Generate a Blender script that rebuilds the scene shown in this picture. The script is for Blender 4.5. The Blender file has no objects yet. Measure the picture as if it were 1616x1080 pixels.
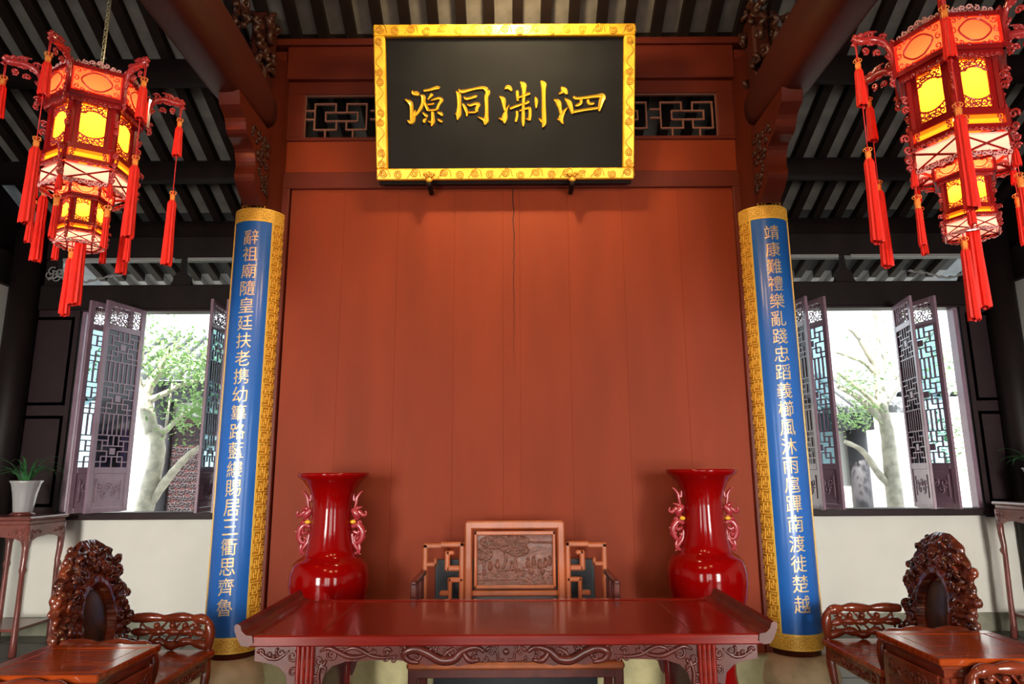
import bpy, bmesh, math, random
from math import sin, cos, pi, radians, tan, atan, sqrt, atan2
from mathutils import Vector, Matrix, noise
random.seed(7)
scene = bpy.context.scene
C = scene.collection
R = radians

# ------------------------------------------------------------------ camera
EYE = 1.55
PITCH = 10.94
FPX = 1061.0
cam_d = bpy.data.cameras.new('camera'); cam_d.sensor_width = 36; cam_d.lens = FPX / 1616 * 36
cam_d.clip_end = 200
cam = bpy.data.objects.new('camera', cam_d); C.objects.link(cam)
cam.location = (0, 0, EYE)
cam.matrix_world = Matrix.Translation((0, 0, EYE)) @ Matrix.Rotation(R(90 + PITCH), 4, 'X') @ Matrix.Rotation(R(-0.3), 4, 'Z')
scene.camera = cam

def zf(py, D):            # height seen at picture row py, at distance D
    return EYE + D * tan(atan((540 - py) / FPX) + R(PITCH))
def at(px, py, D):
    z = zf(py, D)
    zc = D * cos(R(PITCH)) + (z - EYE) * sin(R(PITCH))
    return Vector(((px - 808) / FPX * zc, D, z))

# ------------------------------------------------------------------ light
vs = scene.view_settings
vs.view_transform = 'Standard'; vs.look = 'None'; vs.exposure = 0.0; vs.gamma = 1.0; vs.use_curve_mapping = False
scene.cycles.max_bounces = 6
scene.cycles.diffuse_bounces = 3
scene.cycles.transparent_max_bounces = 12
scene.cycles.caustics_reflective = False; scene.cycles.caustics_refractive = False
scene.cycles.sample_clamp_indirect = 4
w = bpy.data.worlds.new('sky'); scene.world = w; w.use_nodes = True
bg = w.node_tree.nodes['Background']; bg.inputs[0].default_value = (0.86, 0.95, 1.0, 1); bg.inputs[1].default_value = 2.6

def light(name, kind, loc, power, color, size=0.1, aim=None, sx=None, sy=None, spot=None, blend=1.0):
    d = bpy.data.lights.new(name, kind); d.energy = power; d.color = color
    if kind == 'AREA':
        d.shape = 'RECTANGLE'; d.size = sx; d.size_y = sy
    elif kind == 'SUN':
        d.angle = size
    else:
        d.shadow_soft_size = size
    if kind == 'SPOT':
        d.spot_size = R(spot); d.spot_blend = blend
    o = bpy.data.objects.new(name, d); C.objects.link(o); o.location = loc
    if aim is not None:
        o.rotation_euler = (Vector(aim) - Vector(loc)).to_track_quat('-Z', 'Y').to_euler()
    return o
light('sun', 'SUN', (0, 0, 20), 14.0, (1, .96, .88), R(0.8), aim=(4, 10, 4))
# warm lights on the roof beams, aimed at the plaque and the screen wall
light('plaque_light', 'SPOT', (0.0, 3.5, 5.3), 280, (1, .74, .36), .06, aim=(0, 4.9, 4.6), spot=80)
light('wall_light', 'SPOT', (-1.3, 1.2, 4.2), 120, (1, .60, .26), .25, aim=(-.3, 5.1, 3.2), spot=85)
light('wall_light', 'SPOT', (1.3, 1.2, 4.2), 120, (1, .60, .26), .25, aim=(.3, 5.1, 3.2), spot=85)
light('ceiling_fill', 'POINT', (0, 3.9, 5.0), 85, (1, .76, .42), .15)  # added fill that brightens the middle of the ceiling
light('warm_fill', 'POINT', (0, 1.0, 3.9), 60, (1, .60, .30), .25)  # added unseen warm fill that brightens the side furniture
# daylight coming in through the door bays of the hall front
for k, X in enumerate((-3.5, -.5, .5, 3.5)):
    o = light('front_daylight', 'AREA', (X, -2.8, 1.6), 118 if abs(X) > 2 else 9, (1, .95, .86), aim=(X * (1.05 if abs(X) > 2 else .6), 7, .5), sx=1.3 if abs(X) > 2 else .8, sy=2.3)
    o.data.spread = R(75)

# ------------------------------------------------------------------ materials
def mat(name, col, rough=.5, metal=0.0, var=0.0, vscale=6, stretch=(1, 1, 1), bump=0.0, bscale=60, coat=0.0, col2=None, emit=None, estr=0, spec=.5, sheen=0):
    m = bpy.data.materials.new(name); m.use_nodes = True
    nt = m.node_tree; b = nt.nodes['Principled BSDF']
    b.inputs['Base Color'].default_value = (*col, 1); b.inputs['Roughness'].default_value = rough
    b.inputs['Metallic'].default_value = metal; b.inputs['Coat Weight'].default_value = coat
    b.inputs['Coat Roughness'].default_value = .08; b.inputs['Specular IOR Level'].default_value = spec
    if emit:
        b.inputs['Emission Color'].default_value = (*emit, 1); b.inputs['Emission Strength'].default_value = estr
    if var or bump:
        tc = nt.nodes.new('ShaderNodeTexCoord'); mp = nt.nodes.new('ShaderNodeMapping')
        mp.inputs['Scale'].default_value = stretch
        nt.links.new(tc.outputs['Object'], mp.inputs[0])
    if var:
        n = nt.nodes.new('ShaderNodeTexNoise'); n.inputs['Scale'].default_value = vscale; n.inputs['Detail'].default_value = 6
        nt.links.new(mp.outputs[0], n.inputs['Vector'])
        r = nt.nodes.new('ShaderNodeValToRGB'); nt.links.new(n.outputs[0], r.inputs[0])
        c2 = col2 or tuple(c * (1 - var) for c in col)
        r.color_ramp.elements[0].color = (*c2, 1); r.color_ramp.elements[1].color = (*[min(1, c * (1 + var * .4)) for c in col], 1)
        r.color_ramp.elements[0].position = .33; r.color_ramp.elements[1].position = .66
        nt.links.new(r.outputs[0], b.inputs['Base Color'])
    if bump:
        n2 = nt.nodes.new('ShaderNodeTexNoise'); n2.inputs['Scale'].default_value = bscale; n2.inputs['Detail'].default_value = 4
        nt.links.new(mp.outputs[0], n2.inputs['Vector'])
        bp = nt.nodes.new('ShaderNodeBump'); bp.inputs['Strength'].default_value = bump; bp.inputs['Distance'].default_value = .01
        nt.links.new(n2.outputs[0], bp.inputs['Height']); nt.links.new(bp.outputs[0], b.inputs['Normal'])
    return m
def translucent(name, col, mix=.75, emit=0, ecol=None):
    m = bpy.data.materials.new(name); m.use_nodes = True; nt = m.node_tree; nt.nodes.clear()
    o = nt.nodes.new('ShaderNodeOutputMaterial'); t = nt.nodes.new('ShaderNodeBsdfTranslucent'); d = nt.nodes.new('ShaderNodeBsdfDiffuse')
    t.inputs[0].default_value = (*col, 1); d.inputs[0].default_value = (*col, 1)
    mx = nt.nodes.new('ShaderNodeMixShader'); mx.inputs[0].default_value = mix
    nt.links.new(d.outputs[0], mx.inputs[1]); nt.links.new(t.outputs[0], mx.inputs[2])
    last = mx.outputs[0]
    if emit:
        e = nt.nodes.new('ShaderNodeEmission'); e.inputs[0].default_value = (*(ecol or col), 1); e.inputs[1].default_value = emit
        a = nt.nodes.new('ShaderNodeAddShader'); nt.links.new(last, a.inputs[0]); nt.links.new(e.outputs[0], a.inputs[1]); last = a.outputs[0]
    nt.links.new(last, o.inputs[0]); return m
def glassy(name, col, clear=.75):
    m = bpy.data.materials.new(name); m.use_nodes = True; nt = m.node_tree; nt.nodes.clear()
    o = nt.nodes.new('ShaderNodeOutputMaterial'); t = nt.nodes.new('ShaderNodeBsdfTransparent'); g = nt.nodes.new('ShaderNodeBsdfGlossy')
    t.inputs[0].default_value = (*col, 1); g.inputs['Roughness'].default_value = .05
    mx = nt.nodes.new('ShaderNodeMixShader'); mx.inputs[0].default_value = 1 - clear
    nt.links.new(t.outputs[0], mx.inputs[1]); nt.links.new(g.outputs[0], mx.inputs[2]); nt.links.new(mx.outputs[0], o.inputs[0]); return m

M = {}
M['wall_red'] = mat('red_brown_paint', (.23, .030, .0060), .6, var=.14, vscale=2.2, stretch=(1.6, 1, .35), bump=.03, bscale=30, spec=.22)
M['frame_red'] = mat('dark_red_paint', (.12, .015, .006), .5, var=.2, vscale=3, bump=.04, bscale=40, spec=.3)
M['column'] = mat('column_lacquer', (.095, .014, .006), .35, var=.2, vscale=4, stretch=(1, 1, .2), coat=.15, spec=.3)
M['beam'] = mat('beam_lacquer', (.065, .011, .006), .5, var=.3, vscale=3, stretch=(1, .3, 1), spec=.3)
M['dark'] = mat('dark_stained_wood', (.011, .006, .006), .55, var=.3, vscale=5, stretch=(1, 1, .3), bump=.05, spec=.2)
M['rafter'] = mat('rafter_wood', (.011, .005, .004), .7, var=.3, vscale=6, spec=.2)
M['roofboard'] = mat('roof_board', (.155, .142, .125), .85, var=.35, vscale=5, bump=.1, bscale=30)
M['carve'] = mat('carved_bracket_wood', (.055, .016, .009), .42, var=.35, vscale=14, coat=.1, spec=.4)
M['plaster'] = mat('white_plaster', (.74, .72, .66), .8, var=.08, vscale=1.5, bump=.05, bscale=20)
M['stone'] = mat('grey_stone', (.23, .23, .17), .8, var=.25, vscale=8, bump=.15, bscale=40)
M['plinth'] = mat('yellow_stone', (.46, .42, .22), .7, var=.25, vscale=7, bump=.15, bscale=40)
M['drum'] = mat('drum_stone', (.58, .44, .26), .75, var=.25, vscale=9, bump=.12, bscale=50)
M['floor'] = mat('floor_tile_stone', (.07, .066, .06), .35, var=.3, vscale=4, bump=.04)
M['grout'] = mat('floor_joint', (.03, .03, .028), .9)
M['window'] = mat('window_wood_sky_sheen', (.25, .155, .21), .35, var=.15, vscale=8, coat=.35)  # maroon wood, with its violet sky sheen put into the base colour
M['windowdark'] = mat('window_post_wood', (.022, .009, .012), .5, var=.2, vscale=8, spec=.3)
M['pane'] = glassy('window_glass', (.62, .80, .86), .88)
M['pane_dark'] = glassy('window_glass_painted_dark', (.07, .05, .10), .94)  # dark tint stands in for the dim room mirrored in the glass
M['eavedark'] = mat('eave_board_painted_shade', (.022, .021, .023), .8)  # shade under the eave is put into this colour
M['blue'] = mat('blue_lacquer', (.016, .13, .50), .28, var=.06, vscale=3, coat=.22)
M['gold'] = mat('gilt', (.90, .50, .05), .30, metal=.3, var=.25, vscale=30, col2=(.55, .24, .02))
M['goldfret'] = mat('gilt_fret', (1, .60, .09), .32, metal=.15)
M['goldground'] = mat('gilt_ground', (.60, .27, .02), .45, metal=.15)
M['goldletter'] = mat('gilt_letter', (.80, .58, .30), .35, metal=.35)
M['goldplaque'] = mat('gilt_plaque', (.95, .60, .04), .35, metal=.25, var=.2, vscale=14, col2=(.85, .42, .02))
M['goldswirl'] = mat('gilt_plaque_line', (.60, .28, .015), .4, metal=.3)
M['goldstroke'] = mat('gilt_stroke', (.95, .55, .05), .28, metal=.4)
M['plaque'] = mat('plaque_lacquer', (.010, .0105, .013), .75, var=.25, vscale=3, spec=.12)
M['rose'] = mat('rosewood_gloss', (.23, .011, .005), .22, var=.3, vscale=7, stretch=(.35, 5, 5), coat=.35, spec=.3)
M['rosex'] = mat('rosewood_dark', (.12, .022, .016), .3, var=.35, vscale=10, coat=.25, spec=.4)
M['orange'] = mat('padauk_wood', (.44, .11, .035), .32, var=.3, vscale=8, stretch=(1, 1, .4), coat=.2)
M['relief'] = mat('relief_panel_wood', (.20, .07, .045), .34, var=.35, vscale=26, coat=.2, bump=.8, bscale=90)
M['root'] = mat('root_carving_wood', (.16, .028, .010), .22, var=.6, vscale=9, col2=(.035, .008, .005), coat=.7)
M['armwood'] = mat('chair_rosewood', (.24, .040, .015), .22, var=.35, vscale=9, coat=.6)
M['tabletop'] = mat('tea_table_wood', (.42, .060, .008), .2, var=.4, vscale=5, stretch=(.6, 7, 3), coat=.25, spec=.4)
M['marble'] = mat('dark_marble', (.03, .018, .014), .3, var=.5, vscale=12, col2=(.09, .045, .025), coat=.1, spec=.3)
M['vase'] = mat('red_glaze', (.24, .001, .001), .12, coat=.35, spec=.15)
M['handle'] = mat('pink_red_glaze', (.36, .03, .04), .2, coat=.6)
M['yellow'] = mat('yellow_glaze', (.85, .42, .02), .25, coat=.5)
M['blackboard'] = mat('flat_black', (.012, .014, .02), .3, coat=.3)
M['lanternwood'] = mat('lantern_rosewood', (.28, .008, .008), .18, coat=.8)
M['lanternlace'] = mat('lantern_carving', (.42, .03, .03), .25, coat=.8)
M['pinklace'] = mat('lantern_skirt_carving', (.85, .42, .40), .35, coat=.4)
M['lampyellow'] = translucent('lit_silk', (1, .33, .02), .85, .45, (1, .27, .01))
M['lampred'] = translucent('lit_red_silk', (1, .09, .04), .8, .45, (1, .05, .015))
M['lampwhite'] = translucent('lit_white_glass', (1, .66, .60), .7, .45, (1, .6, .5))
M['bulb'] = mat('bulb', (1, .9, .7), .3, emit=(1, .8, .5), estr=12)
M['tassel'] = mat('red_silk_tassel', (.85, .022, .012), .5, var=.25, vscale=40, stretch=(6, 6, .3), spec=.3)
M['cord'] = mat('red_cord', (.7, .02, .02), .5)
M['bead'] = mat('gold_thread', (.95, .30, .06), .35, metal=.2)
M['chain'] = mat('brass_chain', (.62, .55, .32), .3, metal=.7)
M['whitepot'] = mat('white_porcelain', (.36, .35, .36), .25, coat=.5)
M['standwood'] = mat('stand_rosewood', (.20, .055, .045), .3, var=.3, vscale=8, coat=.5)
M['leaf'] = mat('orchid_leaf', (.045, .17, .05), .4, var=.3, vscale=10)
M['soil'] = mat('potting_soil', (.03, .02, .012), .9)
M['bark'] = mat('pale_bark', (.50, .47, .38), .8, var=.35, vscale=9, bump=.3, bscale=20)
M['treeleaf'] = mat('tree_leaf', (.34, .56, .20), .5, var=.4, vscale=3)
M['court'] = mat('courtyard_stone', (.42, .42, .40), .85, var=.2, vscale=2)
M['outwall'] = mat('courtyard_plaster', (.82, .80, .78), .85)
M['outdark'] = mat('outer_dark_wood', (.08, .075, .085), .6)
M['outred'] = mat('outer_red_wood', (.075, .02, .018), .5)
M['rooftile'] = mat('grey_roof_tile', (.22, .23, .24), .8, var=.2, vscale=8)
M['outeave'] = mat('outer_eave_wood', (.25, .24, .24), .7)

# ------------------------------------------------------------------ mesh builder
class MB:
    def __init__(s): s.v = []; s.f = []; s.sm = []
    def add(s, vs_, fs, smooth=False, mx=None):
        o = len(s.v)
        s.v += [tuple(mx @ Vector(p)) if mx else tuple(p) for p in vs_]
        s.f += [tuple(i + o for i in f) for f in fs]; s.sm += [smooth] * len(fs)
        return s
    def box(s, x0, x1, y0, y1, z0, z1, c=0.0, mx=None):
        if x1 < x0: x0, x1 = x1, x0
        if y1 < y0: y0, y1 = y1, y0
        if z1 < z0: z0, z1 = z1, z0
        c = min(c, (x1 - x0) * .45, (y1 - y0) * .45, (z1 - z0) * .45)
        if c <= 0:
            v = [(x, y, z) for z in (z0, z1) for y in (y0, y1) for x in (x0, x1)]
            f = [(0, 2, 3, 1), (4, 5, 7, 6), (0, 1, 5, 4), (2, 6, 7, 3), (0, 4, 6, 2), (1, 3, 7, 5)]
            return s.add(v, f, False, mx)
        def ring(z, i, e): # octagon-corner ring
            a0, a1, b0, b1 = x0 + i, x1 - i, y0 + i, y1 - i
            return [(a0 + e, b0, z), (a1 - e, b0, z), (a1, b0 + e, z), (a1, b1 - e, z), (a1 - e, b1, z), (a0 + e, b1, z), (a0, b1 - e, z), (a0, b0 + e, z)]
        v = ring(z0, c, 1e-5) + ring(z0 + c, 0, c) + ring(z1 - c, 0, c) + ring(z1, c, 1e-5)
        f = [tuple(range(7, -1, -1)), tuple(range(24, 32))]
        for k in range(3):
            for i in range(8):
                j = (i + 1) % 8; a = k * 8
                f.append((a + i, a + j, a + j + 8, a + i + 8))
        return s.add(v, f, False, mx)
    def tube(s, pts, r, n=8, smooth=True, flat=1.0, mx=None, closed=False):
        pts = [Vector(p) for p in pts]; m = len(pts)
        rs = r if isinstance(r, (list, tuple)) else [r] * m
        v = []; f = []; up = None
        for i, p in enumerate(pts):
            a = pts[i - 1] if (i > 0 or closed) else p
            b = pts[(i + 1) % m] if (i < m - 1 or closed) else p
            t = (b - a)
            t = t.normalized() if t.length > 1e-9 else Vector((0, 0, 1))
            if up is None:
                up = Vector((0, 0, 1)) if abs(t.z) < .9 else Vector((1, 0, 0))
            u = (up - t * up.dot(t))
            u = u.normalized() if u.length > 1e-6 else t.orthogonal().normalized()
            up = u; w_ = t.cross(u)
            for k in range(n):
                an = 2 * pi * k / n
                v.append(p + (u * cos(an) + w_ * sin(an) * flat) * rs[i])
        for i in range(m if closed else m - 1):
            i2 = (i + 1) % m
            for k in range(n):
                k2 = (k + 1) % n
                f.append((i * n + k, i * n + k2, i2 * n + k2, i2 * n + k))
        if not closed:
            f.append(tuple(range(n - 1, -1, -1))); f.append(tuple(range((m - 1) * n, m * n)))
        return s.add(v, f, smooth, mx)
    def lathe(s, prof, n=32, c=(0, 0), a0=0.0, a1=2 * pi, smooth=True, mx=None, flute=None):
        v = []; f = []; m = len(prof); full = abs(a1 - a0 - 2 * pi) < 1e-6
        cnt = n if full else n + 1
        for (r, z) in prof:
            for k in range(cnt):
                a = a0 + (a1 - a0) * k / n
                rr = r * (1 + (flute[1] * cos(flute[0] * a) if flute else 0))
                v.append((c[0] + rr * cos(a), c[1] + rr * sin(a), z))
        for i in range(m - 1):
            for k in range(n):
                k2 = (k + 1) % cnt
                f.append((i * cnt + k, i * cnt + k2, (i + 1) * cnt + k2, (i + 1) * cnt + k))
        if full:
            if prof[0][0] > 1e-6: f.append(tuple(range(cnt - 1, -1, -1)))
            if prof[-1][0] > 1e-6: f.append(tuple(range((m - 1) * cnt, m * cnt)))
        return s.add(v, f, smooth, mx)
    def prism(s, poly, d0, d1, plane='xz', mx=None, smooth=False):
        def P(a, b, d): return {'xz': (a, d, b), 'yz': (d, a, b), 'xy': (a, b, d)}[plane]
        n = len(poly); v = [P(a, b, d0) for a, b in poly] + [P(a, b, d1) for a, b in poly]
        f = [tuple(range(n)), tuple(range(2 * n - 1, n - 1, -1))] + [(i, i + n, (i + 1) % n + n, (i + 1) % n) for i in range(n)]
        return s.add(v, f, smooth, mx)
    def ball(s, c, r, n=10, sc=(1, 1, 1), mx=None):
        pr = [(sin(pi * i / (n // 2)) * r, -cos(pi * i / (n // 2)) * r) for i in range(n // 2 + 1)]
        v = []; f = []
        for (q, z) in pr:
            for k in range(n):
                a = 2 * pi * k / n; v.append((c[0] + q * cos(a) * sc[0], c[1] + q * sin(a) * sc[1], c[2] + z * sc[2]))
        for i in range(len(pr) - 1):
            for k in range(n): f.append((i * n + k, i * n + (k + 1) % n, (i + 1) * n + (k + 1) % n, (i + 1) * n + k))
        return s.add(v, f, True, mx)
    def mesh(s, name, m):
        me = bpy.data.meshes.new(name); me.from_pydata(s.v, [], s.f)
        me.polygons.foreach_set('use_smooth', s.sm); me.materials.append(m)
        bm = bmesh.new(); bm.from_mesh(me)
        bmesh.ops.remove_doubles(bm, verts=bm.verts, dist=2e-6)
        bmesh.ops.recalc_face_normals(bm, faces=bm.faces); bm.to_mesh(me); bm.free()
        return me
    def obj(s, name, m, parent=None, loc=None, rz=None):
        o = bpy.data.objects.new(name, s.mesh(name, m)); C.objects.link(o)
        if parent: o.parent = parent
        if loc: o.location = loc
        if rz is not None: o.rotation_euler.z = rz
        return o

def thing(name, label, cat, loc=(0, 0, 0), rz=0, group=None):
    o = bpy.data.objects.new(name, None); C.objects.link(o); o.empty_display_size = .1
    o.location = loc; o.rotation_euler.z = rz; o['label'] = label; o['category'] = cat
    if group: o['group'] = group
    return o
def tag(o, label, cat, group=None):
    o['label'] = label; o['category'] = cat
    if group: o['group'] = group
    return o
def struct(o): o['kind'] = 'structure'; return o
def dup(root, loc, rz, label=None):
    r = root.copy(); C.objects.link(r); r.location = loc; r.rotation_euler.z = rz
    if label: r['label'] = label
    for ch in list(root.children):
        c = ch.copy(); C.objects.link(c); c.parent = r
        for g in list(ch.children):
            d = g.copy(); C.objects.link(d); d.parent = c
    return r
def inst(src, name, parent, loc, rz=0):
    o = src.copy(); o.name = name; C.objects.link(o); o.parent = parent; o.location = loc; o.rotation_euler.z = rz; return o

def smooth_path(pts, k=5):
    out = []; P = [Vector(p) for p in pts]
    for i in range(len(P) - 1):
        p0 = P[max(i - 1, 0)]; p1 = P[i]; p2 = P[i + 1]; p3 = P[min(i + 2, len(P) - 1)]
        for j in range(k):
            t = j / k
            out.append(.5 * ((2 * p1) + (p2 - p0) * t + (2 * p0 - 5 * p1 + 4 * p2 - p3) * t * t + (3 * p1 - p0 - 3 * p2 + p3) * t ** 3))
    out.append(P[-1]); return out
def spiral(cx, cz, r0, turns, start, d=1, n=14):       # 2-D curl, from outside inwards
    return [(cx + r0 * (1 - .85 * i / n) * cos(start + d * 2 * pi * turns * i / n), cz + r0 * (1 - .85 * i / n) * sin(start + d * 2 * pi * turns * i / n)) for i in range(n + 1)]

# ------------------------------------------------------------------ floor, plinth, gable walls
YW = 5.15           # face of the screen wall
YB = 7.0            # window wall
fl = struct(MB().box(-5.4, 5.4, -3, 7.4, -.12, -.006).obj('floor', M['grout']))
tile = MB().box(-.295, .295, -.295, .295, -.02, 0, .004).obj('tile', M['floor'], fl, (-5.1, 1.0, 0))
k = 0
for i in range(18):
    for j in range(16):
        if i == 0 and j == 0: continue
        inst(tile, 'tile', fl, (-5.1 + .6 * i, -2.0 + .6 * j if (i, j) != (0, 5) else -2.0, 0)) if (i, j) != (0, 5) else None
tile.location = (-5.1, 1.0, 0)
inst(tile, 'tile', fl, (-5.1, -2.0, 0))

for sgn, nm in ((-1, 'wall_left'), (1, 'wall_right')):
    g = struct(MB().box(sgn * 5.33, sgn * 5.6, -3, 7.4, 0, 3.5).obj(nm, M['plaster']))
    MB().box(sgn * 5.26, sgn * 5.33, -3, 7.0, 3.5, 3.85, .01).obj('wall_beam', M['dark'], g)
    u = MB(); u.prism([(-3, 3.5), (7.4, 3.5), (7.4, 4.15), (5.2, 5.2), (1.5, 7.4), (-3, 5.2)], sgn * 5.34, sgn * 5.6, 'yz')
    u.obj('gable_panel', M['dark'], g)
    MB().box(sgn * 5.30, sgn * 5.33, -3, 7.0, 0, .17).obj('stone_dado', M['stone'], g)

fw = struct(MB().box(-5.6, 5.6, -3.25, -3.0, 2.85, 5.2).obj('wall_front', M['dark']))
for a, b in ((-5.6, -4.6), (-2.5, -1.95), (1.95, 2.5), (4.6, 5.6)):
    MB().box(a, b, -3.25, -3.0, 0, 2.85, .01).obj('door_post', M['dark'], fw)
for a, b in ((-1.95, -.98), (.98, 1.95), (-4.6, -4.1), (4.1, 4.6)):
    MB().box(a, b, -3.15, -3.10, 0, 2.85, .004).obj('light_block_door', M['dark'], fw)  # unseen solid leaves, added to darken the bays and narrow reflections
for X in (-4.6, -3.55, -2.5, -1.95, -.98, 0, .98, 1.95, 2.5, 3.55, 4.6):
    MB().box(X - .04, X + .04, -3.18, -3.08, 0, 2.85, .006).obj('door_post', M['dark'], fw)

# ------------------------------------------------------------------ window wall behind (both side bays)
def windowwall():
    g = struct(MB().box(-5.33, 5.33, YB, YB + .26, .17, 1.10).obj('wall_back', M['plaster']))
    MB().box(-5.33, 5.33, YB - .02, YB + .28, 0, .17, .004).obj('stone_dado', M['stone'], g)
    MB().box(-5.33, 5.33, YB - .05, YB + .14, 3.27, 3.54, .01).obj('lintel', M['dark'], g)
    MB().box(-5.33, 5.33, YB - .02, YB + .14, 3.84, 4.16, .01).obj('eave_beam', M['dark'], g)
    for X in (-5.17, 5.17):
        MB().lathe([(.14, 0), (.14, 4.1)], 20, (X, YB - .1)).obj('corner_post', M['dark'], g)
    return g
wb = windowwall()
# fixed panels filling the wall middle (unseen behind the screen)
MB().box(-2.2, 2.2, YB + .02, YB + .12, 1.10, 3.3).obj('middle_panel', M['dark'], wb)

def scallop_ends(x0, x1, z0, z1, side):
    """outline of a dark block that leaves a cusped opening on the chosen side(s)"""
    return [(x0, z0), (x1, z0), (x1, z1), (x0, z1)]
# band of cusped openings over the windows
def header_band(segs):
    for (xa, xb) in segs:
        w_ = xb - xa; c = min(.12, w_ * .45)
        poly = [(xa, 3.54), (xb, 3.54), (xb - c * .3, 3.60), (xb - c * .35, 3.65), (xb - c * .9, 3.70), (xb - c, 3.84), (xa + c, 3.84), (xa + c * .9, 3.70), (xa + c * .35, 3.65), (xa + c * .3, 3.60)]
        MB().prism(poly, YB, YB + .08).obj('bracket_board', M['dark'], wb)
XL = lambda px, py=425: at(px, py, YB).x
header_band([(-5.3, XL(108)), (XL(270), XL(305)), (XL(398), XL(430))])
header_band([(XL(1232), XL(1248)), (XL(1316), XL(1350)), (XL(1512), 5.3)])
MB().box(XL(430), XL(1232), YB, YB + .08, 3.54, 3.84).obj('middle_board', M['dark'], wb)
for a, b in ((XL(108), XL(270)), (XL(305), XL(398)), (XL(1248), XL(1316)), (XL(1350), XL(1512))):
    MB().box(a - .05, b + .05, YB - .035, YB - .02, 3.815, 3.845).obj('painted_highlight_strip', M['outeave'], wb)  # pale strips stand in for the light along the top edge
# curling carved branch edges hanging in the openings
for sx, pa, pb in ((-1, 82, 198), (1, 1430, 1545)):
    mb = MB(); a = XL(pa, 435); b = XL(pb, 435)
    pts = []
    for i in range(26):
        t = i / 25; x = a + (b - a) * t
        tt = t if sx < 0 else 1 - t
        z = 3.60 + .045 * sin(tt * 9) * (1 - tt) + .05 * tt - .03 * sin(tt * pi)
        pts.append((x, YB - .05, z + .008 * sin(i * 2.3)))
    mb.tube(pts, [.012 + .004 * sin(i * 1.9) for i in range(26)], 6)
    e = a if sx < 0 else b
    for q in range(7):
        cx = e + sx * -1 * (.0 + .03 * q); cz = 3.66 + .035 * sin(q * 1.7)
        mb.tube([(x, YB - .045, z) for x, z in spiral(cx, cz, .05, 1.1, q, 1 if q % 2 else -1)], .008, 5)
    mb.obj('carved_edge', M['outeave'], wb)

# ---------------- windows with open casement leaves
LH, LW = 2.07, .50
FR = [(0, 1, 2), (4, 1, 6), (1, 2, 5), (0, 3, 2), (4, 3, 6), (1, 4, 5), (0, 5, 2), (4, 5, 6)]
FV = [(1, 0, 2), (1, 3, 5), (2, 1, 3), (2, 4, 6), (3, 0, 2), (3, 4, 6), (4, 1, 3), (4, 4, 6), (5, 0, 2), (5, 3, 5)]
def leaf_parts():
    t = .03
    fr = MB()
    fr.box(0, .055, -t / 2, t / 2, 0, LH, .004); fr.box(LW - .055, LW, -t / 2, t / 2, 0, LH, .004)
    for z0, z1 in ((0, .05), (.37, .43), (1.78, 1.84), (2.02, LH)):
        fr.box(.055, LW - .055, -t / 2, t / 2, z0, z1, .004)
    lat = MB(); x0, x1 = .055, LW - .055; z0, z1 = .43, 1.78
    bw = .0055; w_ = x1 - x0
    hs = [0.25, 0.17, 0.25, 0.17, 0.25]; tot = sum(hs); zz = z0
    for bi, h in enumerate(hs):
        h = h / tot * (z1 - z0)
        if bi: lat.box(x0, x1, -.008, .008, zz - bw, zz + bw)
        if bi % 2 == 0:
            ux = w_ / 6; uz = h / 6
            for a, r_, b in FR: lat.box(x0 + a * ux, x0 + b * ux, -.008, .008, zz + r_ * uz - bw, zz + r_ * uz + bw)
            for c_, a, b in FV: lat.box(x0 + c_ * ux - bw, x0 + c_ * ux + bw, -.0075, .0075, zz + a * uz, zz + b * uz)
            lat.box(x0 + 2.5 * ux, x0 + 3.5 * ux, -.006, .006, zz + 2.4 * uz, zz + 3.6 * uz)
        else:
            for q in range(1, 7): lat.box(x0 + q * w_ / 7 - bw, x0 + q * w_ / 7 + bw, -.008, .008, zz, zz + h)
        zz += h
    fil = MB(); rng = random.Random(3)
    for i in range(6):
        for j in range(3):
            cx = x0 + (i + .5) * w_ / 6; cz = 1.84 + (j + .5) * .06
            fil.tube([(x, 0, z) for x, z in spiral(cx, cz, .036, 1.2, rng.random() * 6, rng.choice((1, -1)), 9)], .006, 5)
    pan = MB(); pan.box(x0, x1, -.006, .006, .05, .37)
    for s_ in (-1, 1):
        for za, zb in ((.10, .115), (.305, .32)): pan.box(x0 + .04, x1 - .04, s_ * .006, s_ * .013, za, zb)
        for xa in (x0 + .04, x1 - .055): pan.box(xa, xa + .015, s_ * .006, s_ * .013, .10, .32)
        for q in range(5):
            cx = x0 + .09 + q * .052; cz = .21 + .03 * (-1) ** q
            pan.tube([(x, s_ * .008, z) for x, z in spiral(cx, cz, .045, 1.3, q * 1.3, 1 if q % 2 else -1, 10)], .006, 5)
    pa = MB(); pa.box(x0, x1, -.001, .001, .43, 1.78)
    return [('leaf_frame', fr.mesh('leaf_frame', M['window'])), ('lattice', lat.mesh('lattice', M['window'])), ('carved_fretwork', fil.mesh('fretwork', M['window'])),
            ('carved_panel', pan.mesh('carved_panel', M['window'])), ('glass_pane', pa.mesh('glass_pane', M['pane']))]
LP = leaf_parts()
def leaf(win, hx, nx, ny, shaded=False):
    e = bpy.data.objects.new('casement_leaf', None); C.objects.link(e); e.parent = win
    e.location = (hx, YB - .03, 1.185); e.rotation_euler.z = atan2(ny - (YB - .03), nx - hx)
    for nm, me in LP:
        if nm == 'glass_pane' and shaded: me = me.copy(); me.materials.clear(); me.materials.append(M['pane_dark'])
        o = bpy.data.objects.new(nm, me); C.objects.link(o); o.parent = e
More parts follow.
